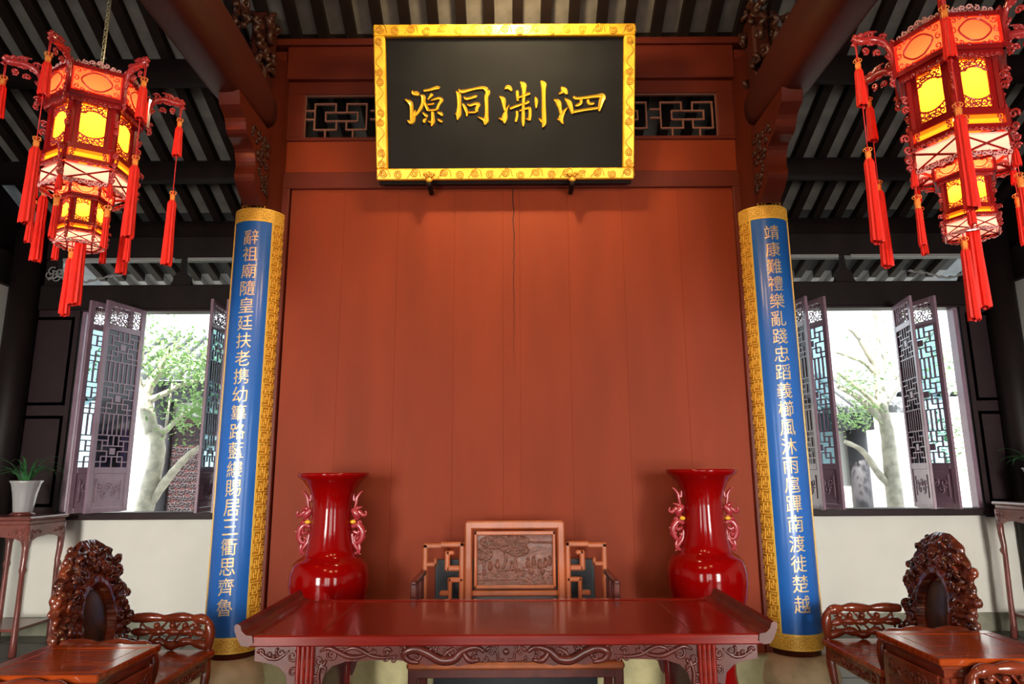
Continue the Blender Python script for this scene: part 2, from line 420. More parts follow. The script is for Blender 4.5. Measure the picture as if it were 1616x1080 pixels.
def window(n, xa, xb, leaves, posts):
    wnd = struct(bpy.data.objects.new('window_%d' % n, None)); C.objects.link(wnd)
    MB().box(xa - .06, xb + .06, YB - .09, YB + .16, 1.10, 1.17, .006).obj('sill', M['windowdark'], wnd)
    MB().box(xa - .06, xb + .06, YB - .04, YB + .12, 3.25, 3.31, .006).obj('head_rail', M['windowdark'], wnd)
    for X in posts:
        MB().box(X - .022, X + .022, YB - .03, YB + .08, 1.17, 3.25, .004).obj('mullion', M['window'], wnd)
    for l in leaves: leaf(wnd, *l)
    return wnd
w1 = window(1, -4.53, -2.2, [(-3.90, -4.02, 6.50, True), (-4.03, -4.19, 6.52), (-3.0, -2.97, 6.45), (-2.94, -2.82, 6.50)], [-4.55])
w2 = window(2, 2.2, 4.70, [(4.06, 3.96, 6.48, True), (4.10, 4.20, 6.50), (2.86, 2.92, 6.47, True), (2.98, 3.12, 6.46)], [4.72])
# fixed leaves between the windows and the corner
def fixed(wnd, xa, xb, n):
    p = MB(); p.box(xa, xb, YB - .02, YB + .05, 1.08, 3.27)
    for a, b in ((1.22, 2.15), (2.25, 3.2)):
        for u in (xa + .05, xb - .09): p.box(u, u + .04, YB - .02, YB, a, b, .004)
        for z in (a, b - .04): p.box(xa + .05, xb - .05, YB - .02, YB, z, z + .04, .004)
    p.box(xa, xa + .05, YB - .03, YB, 1.17, 3.27, .004); p.box(xb - .05, xb, YB - .03, YB, 1.17, 3.27, .004)
    p.obj('fixed_panel', M['windowdark'], wnd)
fixed(w1, -5.3, -4.6, 3); fixed(w2, 4.77, 5.3, 4)

# ------------------------------------------------------------------ ceiling: boards and rafters
ceil = struct(MB().prism([(7.0, 4.47), (5.2, 5.32), (1.5, 7.35), (-3.2, 4.9), (-3.2, 5.1), (1.5, 7.55), (5.2, 5.5), (7.0, 4.62)], -5.6, 5.6, 'yz').obj('ceiling', M['rooftile']))
def slope_box(y0, z0, y1, z1, w_, h):
    """a bar running up the slope, its lower face through the two points"""
    mb = MB(); mb.prism([(y0, z0), (y1, z1), (y1, z1 + h), (y0, z0 + h)], -w_ / 2, w_ / 2, 'yz'); return mb
SP = .235
segs = [(8.55, 3.78, 8.12, 3.92), (8.12, 3.92, 7.0, 4.28), (7.0, 4.28, 5.2, 5.12), (5.2, 5.12, 1.5, 7.14)]
for si, (ya, za, yb, zb) in enumerate(segs):
    rm = slope_box(ya, za, yb, zb, .085, .09).mesh('rafter', M['outeave'] if si == 0 else M['rafter'])
    bmh = slope_box(ya, za + .092, yb, zb + .092, SP - .006, .025).mesh('ceiling_board', (M['outeave'], M['eavedark'], M['roofboard'], M['roofboard'])[si])  # outer eave end pale, inner length dark: daylight and shade set in the colours
    for i in range(-22, 23):
        o = bpy.data.objects.new('rafter', rm); C.objects.link(o); o.parent = ceil; o.location.x = i * SP + .06
        o = bpy.data.objects.new('ceiling_board', bmh); C.objects.link(o); o.parent = ceil; o.location.x = (i + .5) * SP + .06
eave = MB().prism([(8.55, 3.90), (8.55, 4.02), (7.0, 4.52), (7.0, 4.42)], -8, 8, 'yz').obj('roof_deck', M['rooftile'], ceil)
MB().box(-8, 8, 8.5, 8.56, 3.76, 3.90).obj('fascia', M['outeave'], ceil)
def purlin(y, z, r, m, nm='roof_purlin'):
    return struct(MB().tube([(-5.33, y, z), (5.33, y, z)], r, 18).obj(nm, m))
purlin(6.26, 4.50, .115, M['dark']); purlin(5.30, 4.97, .12, M['dark']); purlin(7.06, 4.17, .12, M['dark'])
purlin(3.4, 5.97, .12, M['dark'])

# ------------------------------------------------------------------ screen wall
sw = struct(bpy.data.objects.new('wall_screen', None)); C.objects.link(sw)
def zy(py): return zf(py, YW)
ZP = zy(296); ZR = zy(270); ZF = zy(214); ZT = zy(146); ZH = zy(130); ZTOP = zy(66)
seams = [-1.80, -1.36, -.92, -.46, -.07, .065, .46, .90, 1.36, 1.82]
for a, b in zip(seams[:-1], seams[1:]):
    dy = random.uniform(-.0004, .0004)
    MB().box(a + .0002, b - .0002, YW + .03 + dy, YW + .06, .26, ZP + .02, .0008).obj('board', M['wall_red'], sw)
MB().box(-2.0, 2.0, YW + .061, YW + .09, .22, ZP + .05).obj('backing_board', M['dark'], sw)
for s_ in (-1, 1):
    MB().box(s_ * 1.81, s_ * 1.885, YW - .0, YW + .08, .26, ZP + .005, .006).obj('stile', M['frame_red'], sw)
    MB().box(s_ * 1.885, s_ * 2.05, YW - .03, YW + .1, .26, ZTOP - .1, .006).obj('post', M['frame_red'], sw)
MB().box(-1.885, 1.885, YW - .0, YW + .08, ZP, ZR, .006).obj('rail', M['frame_red'], sw)
MB().box(-1.885, 1.885, YW + .03, YW + .08, ZR, ZF - .03).obj('field_panel', M['wall_red'], sw)
MB().box(-1.885, 1.885, YW - .04, YW + .12, ZH + .02, ZTOP - .06, .01).obj('top_beam', M['frame_red'], sw)
MB().box(-2.0, 2.0, YW - .07, YW + .12, ZTOP - .06, ZTOP, .012).obj('cornice', M['frame_red'], sw)
MB().box(-2.0, 2.0, YW + .0, YW + .1, ZTOP, 5.25).obj('infill_board', M['rafter'], sw)
# transom band: frame and three lattices
tf = MB()
tf.box(-1.885, 1.885, YW + .01, YW + .08, ZF - .03, ZF, .004); tf.box(-1.885, 1.885, YW + .01, YW + .08, ZT, ZH + .02, .004)
for a, b in ((-1.885, -1.73), (-.62, -.5), (.5, .62), (1.73, 1.885)): tf.box(a, b, YW + .01, YW + .08, ZF, ZT, .004)
tf.obj('transom_frame', M['frame_red'], sw)
M['lat'] = mat('lattice_paint', (.22, .085, .055), .45)
def transom(xa, xb):
    mb = MB(); h = ZT - ZF; w_ = xb - xa; b = .0065
    u = w_ / 6.0; v = h / 5.0
    def H(a, r_, c_): mb.box(xa + a * u - b, xa + c_ * u + b, YW + .03, YW + .05, ZF + r_ * v - b, ZF + r_ * v + b)
    def V(c_, r0, r1): mb.box(xa + c_ * u - b, xa + c_ * u + b, YW + .031, YW + .049, ZF + r0 * v - b, ZF + r1 * v + b)
    H(0, .0, 6); H(0, 5, 6); V(0, 0, 5); V(6, 0, 5)
    for o_ in (0, 3):
        H(o_ + .45, 4, o_ + 1.4); H(o_ + 1.9, 4, o_ + 2.8); V(o_ + .45, 1, 4); H(o_ + .45, 1, o_ + 1.45); V(o_ + 1.45, 1, 2)
        V(o_ + 1.9, 1, 2); H(o_ + 1.9, 1, o_ + 2.8); V(o_ + 2.8, 1, 4); H(o_ + .95, 2, o_ + 2.4); H(o_ + .95, 3, o_ + 2.4)
        V(o_ + .95, 2, 3); V(o_ + 2.4, 2, 3); H(o_, 2.2, o_ + .45); H(o_, 3.2, o_ + .45); V(o_ + .95, 0, 1); V(o_ + 2.2, 0, 1)
        V(o_ + 1.4, 3, 4); V(o_ + 1.9, 3, 4)
    mb.obj('transom_lattice', M['lat'], sw)
transom(-1.73, -.62); transom(.62, 1.73); transom(-.5, .5)
MB().box(-2.05, 2.05, YW - .05, YW + .25, 0, .26, .01).obj('stone_plinth', M['plinth'], sw)
# crack: a dark splinter line down the middle seam
cr = MB(); pts = []
for i in range(30):
    z = ZP - (ZP - zy(585)) * i / 29; pts.append((-.0 + .018 + random.uniform(-.006, .006), z))
rail_ = [(x - .0035 * (1 - i / 32), z) for i, (x, z) in enumerate(pts)] + [(x + .0035 * (1 - i / 32), z) for i, (x, z) in reversed(list(enumerate(pts)))]
cr.prism(rail_, YW + .0265, YW + .031); cr.obj('crack', M['dark'], sw)

# ------------------------------------------------------------------ columns, beams, brackets
CX = 2.03; CY = 5.18
SIDE = {-1: 'on the side of the smaller-looking lantern', 1: 'on the side of the larger-looking lantern'}
for s_ in (-1, 1):
    t = thing('column', 'round red-brown column behind the couplet board ' + SIDE[s_], 'column', (s_ * CX, CY, 0), 0, 'columns of the screen wall')
    MB().lathe([(.172, .27), (.172, 2.0), (.165, 4.95)], 32).obj('shaft', M['column'], t)
    MB().lathe([(.21, 0), (.27, .03), (.29, .12), (.27, .22), (.215, .27)], 32).obj('stone_drum', M['drum'], t)
    # upper support with carved scrolls, over the beam
    sup = MB(); sup.box(-.07, .07, -.32, -.10, 4.60, 5.25, .02)
    sup.obj('strut', M['beam'], t)
    sc = MB(); rng = random.Random(5)
    for k in range(26):
        yy = -rng.uniform(.1, .62); zz = 4.66 + rng.uniform(0, .62); rr = rng.uniform(.03, .075)
        side = rng.choice((-1, 1))
        sc.tube([(side * (.065 + rng.uniform(0, .05)), y, z) for y, z in spiral(yy, zz, rr, 1.3, rng.random() * 6, rng.choice((1, -1)), 11)], [.026 - .0012 * i for i in range(12)], 6)
    sc.obj('carved_finial', M['carve'], t)

    # bracket under the beam
    bt = thing('carved_bracket', 'dark carved wooden bracket under the beam, ' + SIDE[s_], 'bracket', (s_ * (CX - .02), CY - .19, 3.62), 0, 'beam brackets')
    prof = [(0, .62), (-.62, .62), (-.60, .52), (-.50, .47), (-.44, .38), (-.30, .33), (-.25, .22), (-.26, .12), (-.16, .03), (-.05, -.02), (0, 0)]
    prof = prof[:2] + [(p.x, p.y) for p in smooth_path([(a, b, 0) for a, b in prof[2:-1]], 4)] + prof[-1:]
    MB().prism(prof, -.075, .075, 'yz').obj('bracket_body', M['column'], bt)
    rng = random.Random(9); cvs = {-1: MB(), 1: MB()}
    for k in range(60):
        yy = -rng.uniform(.02, .36); zz = rng.uniform(.06, .50)
        if zz < -yy * 1.0: continue
        for sd in (-1, 1):
            cvs[sd].tube([(sd * .078, y, z) for y, z in spiral(yy, zz, rng.uniform(.02, .04), 1.1, rng.random() * 6, 1, 7)], [.010] * 8, 5)
    for sd in (-1, 1): cvs[sd].obj('relief_scroll', M['carve'], bt)
    # roof beam running to the front
    mb = MB(); V_ = []; F_ = []; n = 28; ys = [5.03, 4.9, 4.7, 4.4, 3.8, 3.0, 2.0, 1.0, 0, -1.2, -2.8]
    for i, y in enumerate(ys):
        f = min(1, .62 + .38 * (i / 3.0)) if i < 4 else 1
        for k in range(n):
            a = 2 * pi * k / n; e = .55
            cx_ = (abs(cos(a)) ** e) * (1 if cos(a) >= 0 else -1) * .155 * (.8 + .2 * f)
            cz_ = (abs(sin(a)) ** .75) * (1 if sin(a) >= 0 else -1) * .235 * f
            V_.append((s_ * (CX + .02) + cx_, y, 4.44 + cz_ + .03 * min(1, i / 5)))
    for i in range(len(ys) - 1):
        for k in range(n): F_.append((i * n + k, i * n + (k + 1) % n, (i + 1) * n + (k + 1) % n, (i + 1) * n + k))
    F_.append(tuple(range(n))); F_.append(tuple(range((len(ys) - 1) * n, len(ys) * n)))
    mb.add(V_, F_, True)
    tag(mb.obj('roof_beam', M['beam']), 'heavy rounded roof beam running out overhead from the column ' + SIDE[s_], 'beam', 'great roof beams')

# ------------------------------------------------------------------ couplet boards
RC = .192; ZB = .315; ZTp = 3.60
def cyl(a, z, r=RC): return (r * sin(a), -r * cos(a), z)      # a = 0 faces the hall
def arc_patch(mb, a0, a1, z0, z1, r0, r1, n=10):
    v = []; f = []
    for i in range(n + 1):
        a = a0 + (a1 - a0) * i / n
        v += [cyl(a, z0, r0), cyl(a, z1, r0), cyl(a, z1, r1), cyl(a, z0, r1)]
    for i in range(n):
        o = i * 4
        for k in range(4): f.append((o + k, o + (k + 1) % 4, o + 4 + (k + 1) % 4, o + 4 + k))
    f.append((0, 1, 2, 3)); f.append((n * 4, n * 4 + 3, n * 4 + 2, n * 4 + 1))
    # smooth only along the arc
    mb.add(v, f, False)
FRET = [((0, 0), (4, 0)), ((4, 0), (4, 3)), ((4, 3), (1.2, 3)), ((1.2, 3), (1.2, 1.3)), ((1.2, 1.3), (2.8, 1.3)),
        ((0, 4), (0, 1)), ((0, 4), (3, 4)), ((2.6, 4), (2.6, 2.0))]
def glyph(ch, size, mat_, name='character'):
    cu = bpy.data.curves.new('txt', 'FONT'); cu.body = ch; cu.size = 1; cu.extrude = .03; cu.resolution_u = 2; cu.offset = 0.0
    ob = bpy.data.objects.new('txt', cu); C.objects.link(ob)
    dg = bpy.context.evaluated_depsgraph_get(); me = bpy.data.meshes.new_from_object(ob.evaluated_get(dg))
    bpy.data.objects.remove(ob)
    xs = [v.co.x for v in me.vertices]; ys = [v.co.y for v in me.vertices]
    bm = bmesh.new(); bm.from_mesh(me)
    cx_, cy_ = (min(xs) + max(xs)) / 2, (min(ys) + max(ys)) / 2
    for v in bm.verts: v.co.x -= cx_; v.co.y -= cy_
    bmesh.ops.remove_doubles(bm, verts=bm.verts, dist=1e-4)
    for q in range(-4, 5):
        bmesh.ops.bisect_plane(bm, geom=bm.verts[:] + bm.edges[:] + bm.faces[:], plane_co=(q * .11, 0, 0), plane_no=(1, 0, 0))
    bm.to_mesh(me); bm.free(); me.name = name; me.materials.clear(); me.materials.append(mat_)
    return me
def couplet(s_, text, label):
    t = thing('couplet_board', label, 'couplet board', (s_ * CX, CY, 0), 0, 'couplet boards on the columns')
    AI = R(47); AO = R(89); LO, HI = (-R(61), AI) if s_ < 0 else (-AI, R(61)); zt = ZTp; zb = ZB; bh = .105
    p = MB()
    v = []; f = []; n = 40
    for i in range(n + 1):
        a = LO + (HI - LO) * i / n
        v += [cyl(a, zb + bh), cyl(a, zt - bh), cyl(a, zt - bh, RC - .015), cyl(a, zb + bh, RC - .015)]
    fs = []; 
    for i in range(n):
        o = i * 4; fs.append((o, o + 1, o + 5, o + 4))
    p.add(v, fs, True)
    p.obj('blue_panel', M['blue'], t)
    g = MB()
    for a0, a1 in ((-AO, LO), (HI, AO)): arc_patch(g, a0, a1, zb, zt, RC - .017, RC + .001, 10)
    for z0, z1 in ((zb, zb + bh), (zt - bh, zt)): arc_patch(g, LO, HI, z0, z1, RC - .017, RC + .001, 24)
    g.obj('gilt_border', M['goldground'], t)
    e = MB()
    for z in (zb + .006, zb + bh - .004, zt - .006, zt - bh + .004):
        arc_patch(e, -AO, AO, z - .006, z + .006, RC, RC + .006, 32)
    for a in (-AO, LO, HI, AO):
        arc_patch(e, a - .03, a + .03, zb + .0, zt, RC, RC + .0055, 3)
    e.obj('gilt_edge', M['goldfret'], t)
    r = MB(); w_ = .0034
    def seg(a0, z0, a1, z1):
        if abs(z0 - z1) < 1e-6: arc_patch(r, min(a0, a1), max(a0, a1), z0 - w_, z0 + w_, RC, RC + .006, 3)
        else: arc_patch(r, a0 - w_ / RC, a0 + w_ / RC, min(z0, z1), max(z0, z1), RC, RC + .006, 1)
    def cellset(a0, a1, z0, z1, flip):
        for (p0, p1) in FRET:
            def m_(q):
                x, y = q
                if flip: x = 4 - x; y = 4 - y
                return a0 + (a1 - a0) * x / 4, z0 + (z1 - z0) * y / 4
            A = m_(p0); B = m_(p1); seg(A[0], A[1], B[0], B[1])
    nz = 34; z0 = zb + bh; dz = (zt - zb - 2 * bh) / nz
    for a0, a1 in ((-AO + .06, LO - .06), (HI + .06, AO - .06)):
        mid = (a0 + a1) / 2
        for i in range(nz):
            for h_, (q0, q1) in enumerate(((a0, mid - .02), (mid + .02, a1))):
                cellset(q0, q1, z0 + i * dz + .008, z0 + (i + 1) * dz - .008, (i + h_) % 2)
    na = 16; da = 2 * (AO - .06) / na
    for (q0, q1) in ((zb + .018, zb + bh - .014), (zt - bh + .014, zt - .018)):
        for i in range(na): 
            a = -AO + .06 + i * da
            mz = (q0 + q1) / 2
            cellset(a + .012, a + da - .012, q0, mz - .003, i % 2); cellset(a + .012, a + da - .012, mz + .003, q1, (i + 1) % 2)
    r.obj('fret_relief', M['goldfret'], t)
    zc0 = zf(372 if s_ < 0 else 369, CY - RC); zc1 = zf(957, CY - RC)
    for i, ch in enumerate(text):
        me = glyph(ch, 1, M['goldletter'])
        xs = [v.co.x for v in me.vertices]; ys = [v.co.y for v in me.vertices]
        sx = .112 / max(.75, max(xs) - min(xs)); sy = .118 / max(.80, max(ys) - min(ys))
        zc = zc0 + (zc1 - zc0) * i / (len(text) - 1)
        for v in me.vertices:
            a = v.co.x * sx / RC; d = RC + (.0035 if v.co.z > 0 else -.001)
            v.co = cyl(a, zc + v.co.y * sy + v.co.x * sx * .06, d)
        o = bpy.data.objects.new('character', me); C.objects.link(o); o.parent = t
    h = MB()
    for rr, y_ in ((.055, 0), (.036, 0)):
        h.tube([(rr * cos(a), -RC + .01, zt + rr * .85 * sin(a)) for a in [pi * i / 12 for i in range(13)]], .005, 6)
    for x in (-.07, .07):
        h.tube([(x + .02 * cos(a), -RC + .01, zt + .012 + .012 * sin(a)) for a in [2 * pi * i / 10 for i in range(11)]], .004, 6)
    h.tube([(0, -RC + .01, zt + .04), (0, -RC + .01, zt + .08), (.0, -.165, zt + .11)], .004, 6)
    h.obj('hanging_hook', M['gold'], t)
    return t
couplet(-1, '辭祖廟隨皇廷扶老携幼篳路藍縷賜居三衢思齊魯', 'curved blue couplet board with gilt fret border, ' + SIDE[-1])
couplet(1, '靖康難禮樂亂踐忠蹈義櫛風沐雨扈蹕南渡徙楚越', 'curved blue couplet board with gilt fret border, ' + SIDE[1])

# ------------------------------------------------------------------ plaque
PB, PT = 3.84, 4.98; yB, yT = 5.03, 4.70
pl = thing('name_plaque', 'dark rectangular plaque with broad gilt frame and four gilt characters, tilted above the screen wall', 'plaque', (-.046, yB, PB))
pl.rotation_euler.x = atan2(yB - yT, PT - PB)
PH = sqrt((PT - PB) ** 2 + (yB - yT) ** 2); PW = 2.04; FW = .088
MB().box(-PW / 2 + .03, PW / 2 - .03, .0, .03, .03, PH - .03).obj('board', M['plaque'], pl)
g = MB()
for (a, b, c_, d) in ((-PW / 2, PW / 2, 0, FW), (-PW / 2, PW / 2, PH - FW, PH), (-PW / 2, -PW / 2 + FW, FW, PH - FW), (PW / 2 - FW, PW / 2, FW, PH - FW)):
    g.box(a, b, -.05, .045, c_, d, .008)
g.obj('gilt_frame', M['goldplaque'], pl)
MB().box(-PW / 2 + .01, PW / 2 - .01, .02, .055, -.025, PH - .02).obj('back_frame', M['rafter'], pl)
s2 = MB()
def curl(cx, cz, r, st, d, tr=1.6): s2.tube([(x, -.052, z) for x, z in spiral(cx, cz, r, tr, st, d, 22)], .0042, 5, flat=1)
rng = random.Random(11)
for zc in (FW / 2, PH - FW / 2):
    nn = 17
    for i in range(nn):
        x = -PW / 2 + FW * .6 + (PW - FW * 1.2) * i / (nn - 1)
        curl(x, zc + .006 * (-1) ** i, .034, i, 1 if i % 2 else -1, 2.2)
        if i % 2 == 0:
            s2.tube(smooth_path([(x - .05, -.052, zc - .03), (x, -.052, zc + .034), (x + .04, -.052, zc + .03), (x + .055, -.052, zc - .02)], 4), .003, 5)
for xc in (-PW / 2 + FW / 2, PW / 2 - FW / 2):
    nn = 13; pts = []
    for i in range(nn):
        z = FW + (PH - 2 * FW) * (i + .5) / nn
        if i % 4 in (0, 1): curl(xc, z, .032, i, 1 if i % 2 else -1, 2.2)
        pts.append((xc + (.026 if i % 2 else -.026), -.052, z))
    s2.tube(smooth_path(pts, 5), .0032, 5)
s2.obj('swirl_relief', M['goldswirl'], pl)
# brush-written characters: strokes as (x, y, width) in their own drawing units
Z5 = lambda x, y: (630 + x / 9.506, 120 + y / 9.506); Z6 = lambda x, y: (780 + x / 8.505, 120 + y / 8.505)
CH = [
 (Z5, 9.506, [[(222, 222, 16), (232, 262, 60), (280, 268, 78), (322, 285, 50)], [(105, 352, 22), (180, 400, 66), (203, 470, 56), (205, 600, 56), (212, 690, 70)], [(140, 672, 14), (200, 690, 88), (235, 640, 60), (250, 570, 42), (262, 515, 14)],
   [(385, 228, 40), (480, 212, 44), (590, 182, 62), (624, 196, 40)], [(342, 292, 26), (378, 322, 72), (372, 410, 56), (335, 500, 52), (280, 580, 40), (235, 625, 16)],
   [(520, 275, 62), (485, 318, 44), (445, 366, 12)], [(392, 375, 34), (418, 450, 44), (455, 528, 48)], [(495, 376, 18), (560, 352, 40), (628, 338, 46), (652, 375, 58), (612, 440, 44), (582, 515, 44)],
   [(440, 434, 22), (500, 432, 34), (545, 415, 34)], [(450, 522, 34), (590, 512, 36)], [(517, 535, 48), (520, 620, 54), (520, 700, 64), (500, 765, 12)], [(445, 682, 12), (500, 705, 44)],
   [(372, 552, 20), (410, 590, 50), (448, 618, 40)], [(432, 642, 20), (395, 672, 56), (400, 712, 30)], [(592, 550, 30), (640, 570, 58), (668, 606, 34)], [(592, 655, 24), (635, 680, 44), (668, 704, 30)]]),
 (Z5, 9.506, [[(872, 238, 24), (908, 290, 68), (915, 450, 62), (905, 590, 82), (890, 672, 12)], [(853, 572, 10), (900, 590, 60)], [(906, 208, 18), (965, 242, 60), (1100, 212, 44), (1270, 185, 56), (1335, 225, 80)],
   [(1335, 225, 84), (1345, 270, 72), (1322, 330, 66), (1325, 450, 58), (1325, 600, 60), (1312, 690, 92), (1300, 746, 12)], [(1186, 622, 10), (1260, 652, 46), (1310, 680, 60)],
   [(988, 318, 16), (1022, 348, 50), (1100, 335, 46), (1165, 315, 52), (1184, 318, 30)], [(968, 420, 26), (1000, 480, 52), (1030, 560, 46), (1030, 615, 26)], [(1035, 428, 18), (1080, 448, 44), (1160, 425, 50), (1205, 440, 62), (1178, 500, 56), (1175, 555, 50)], [(1045, 556, 34), (1180, 552, 36)]]),
 (Z6, 8.505, [[(152, 188, 16), (200, 160, 70), (238, 195, 44), (240, 215, 16)], [(83, 282, 18), (130, 325, 72), (145, 420, 46), (160, 480, 40)], [(214, 396, 16), (172, 478, 38), (152, 575, 84), (150, 648, 24)], [(65, 576, 12), (130, 592, 60)],
   [(320, 205, 44), (325, 290, 44), (327, 350, 30)], [(320, 305, 34), (400, 278, 36), (470, 252, 48), (492, 240, 26)], [(395, 392, 36), (440, 375, 40), (480, 352, 44)], [(220, 450, 40), (300, 418, 44), (395, 385, 36)],
   [(362, 88, 22), (405, 135, 84), (412, 220, 56), (402, 400, 44), (400, 600, 52), (398, 694, 20)], [(315, 480, 36), (318, 545, 38), (298, 628, 40)], [(348, 486, 22), (400, 458, 30), (488, 435, 44)], [(488, 432, 46), (492, 530, 46), (480, 612, 46)], [(435, 582, 12), (478, 600, 38)],
   [(560, 292, 16), (576, 345, 52), (572, 450, 20)], [(638, 76, 24), (674, 125, 84), (676, 200, 62), (676, 400, 58), (680, 600, 66), (675, 660, 62), (655, 708, 10)], [(604, 578, 10), (655, 630, 52)]]),
 (Z6, 8.505, [[(908, 160, 20), (950, 205, 84), (990, 262, 26)], [(870, 258, 16), (930, 225, 52)], [(808, 330, 18), (868, 368, 80), (892, 450, 50), (912, 530, 50)], [(992, 436, 18), (945, 495, 42), (905, 585, 72), (932, 662, 20)], [(850, 592, 12), (890, 600, 50)],
   [(955, 318, 20), (1010, 365, 72), (1038, 430, 64), (1058, 525, 34)], [(1068, 292, 34), (1110, 315, 46), (1200, 308, 44), (1400, 285, 54), (1465, 292, 84), (1445, 360, 70), (1412, 490, 36)], [(1060, 500, 46), (1200, 472, 44), (1405, 445, 44)],
   [(1172, 325, 36), (1172, 375, 44), (1130, 405, 44), (1092, 414, 26)], [(1262, 330, 36), (1282, 385, 46), (1350, 382, 40)]])]
def plaque_uv(px, py):
    t = (py - 43) / (287 - 43); hw = 205 + (200.5 - 205) * t; cx_ = 798.2 + .3 * t
    return (px - cx_) / hw * PW / 2, (1 - t) * PH
for (Zf, sc_, strokes) in CH:
    mb = MB()
    for st in strokes:
        pts = smooth_path([(x, y, w_) for x, y, w_ in st], 5)
        v = []; f = []
        for i, p in enumerate(pts):
            a = pts[max(i - 1, 0)]; b = pts[min(i + 1, len(pts) - 1)]
            d = Vector((b.x - a.x, b.y - a.y)); d = d.normalized() if d.length else Vector((1, 0)); nrm = Vector((-d.y, d.x))
            hwid = p.z / 2 * (.45 if i in (0, len(pts) - 1) else 1)
            for q, dep in ((-1, 0.0), (-.72, -.014), (0, -.007), (.72, -.014), (1, 0.0)):
                u, w2 = plaque_uv(*Zf(p.x + nrm.x * hwid * q, p.y + nrm.y * hwid * q)); v.append((u, dep, w2))
        for i in range(len(pts) - 1):
            for q in range(4): f.append((i * 5 + q, i * 5 + q + 1, i * 5 + q + 6, i * 5 + q + 5))
        f.append((0, 1, 2, 3, 4)); e_ = (len(pts) - 1) * 5; f.append((e_ + 4, e_ + 3, e_ + 2, e_ + 1, e_))
        mb.add(v, f, False)
    mb.obj('character', M['goldstroke'], pl)
for k, px in enumerate((679, 904)):
    h = thing('plaque_hook', 'small gilt carved hook under the plaque, ' + SIDE[-1 if k == 0 else 1], 'hook', (at(px, 290, 5.0).x, 4.97, 3.80), 0, 'hooks under the plaque')
    mb = MB(); mb.ball((0, 0, .02), .03, 12, (1, .7, .8))
    for s_ in (-1, 1):
        mb.tube([(s_ * x, -.02, z) for x, z in spiral(.02, .05, .022, 1.3, 0, 1, 10)], .008, 6)
    mb.obj('scroll', M['gold'], h)
    mb = MB(); mb.tube([(0, .0, .03), (0, .06, -.01), (0, .17, -.02)], [.018, .022, .02], 8); mb.ball((0, 0, -.02), .022, 10); mb.obj('stem', M['rafter'], h)

# ------------------------------------------------------------------ altar table
TCX = -.035; TY0, TY1 = 3.27, 4.16; TZ = .82; TH = 1.20
tb = thing('altar_table', 'long glossy red rosewood altar table with upturned ends and carved dragon apron', 'table', (TCX, 3.7, 0))
def TL(mb): return mb
y0, y1 = TY0 - 3.7, TY1 - 3.7
m_ = MB(); m_.box(-TH, TH, y0, y1, TZ - .045, TZ - .004, .008)
m_.obj('tabletop', M['rose'], tb)
m_ = MB()    # raised frame of the top
m_.box(-TH, TH, y0 - .004, y0 + .06, TZ - .048, TZ, .006); m_.box(-TH, TH, y1 - .06, y1 + .004, TZ - .048, TZ, .006)
for X in (-TH, -TH + .28, TH - .28 - .06, TH - .06): m_.box(X, X + .06, y0 + .06, y1 - .06, TZ - .02, TZ - .001, .002)
m_.obj('top_frame', M['rose'], tb)
for s_ in (-1, 1):
    prof = [(TH - .05, TZ - .03), (TH - .045, TZ + .001), (TH - .015, TZ + .006), (TH + .004, TZ + .022), (TH + .012, TZ + .046), (TH + .026, TZ + .054), (TH + .040, TZ + .046), (TH + .036, TZ + .020), (TH + .022, TZ - .012), (TH + .004, TZ - .040), (TH - .03, TZ - .045)]
    MB().prism([(s_ * a, b) for a, b in prof], y0 - .012, y1 + .012, 'xz').obj('upturned_end', M['rosex'], tb)
LX = .925
def apron_poly():
    P = [(-1.16, .775), (1.16, .775)]
    rt = [(1.16, .70), (1.08, .69), (1.01, .67), (.985, .60), (.99, .50), (.98, .42), (.965, .42), (.885, .42), (.87, .42), (.86, .50), (.865, .60), (.83, .66), (.76, .69), (.62, .70), (.50, .70), (.42, .695), (.36, .68), (.28, .688), (.22, .675), (.14, .685), (.08, .69), (0, .688)]
    lt = [(-x, z) for x, z in reversed(rt[:-1])]
    return P + rt + lt
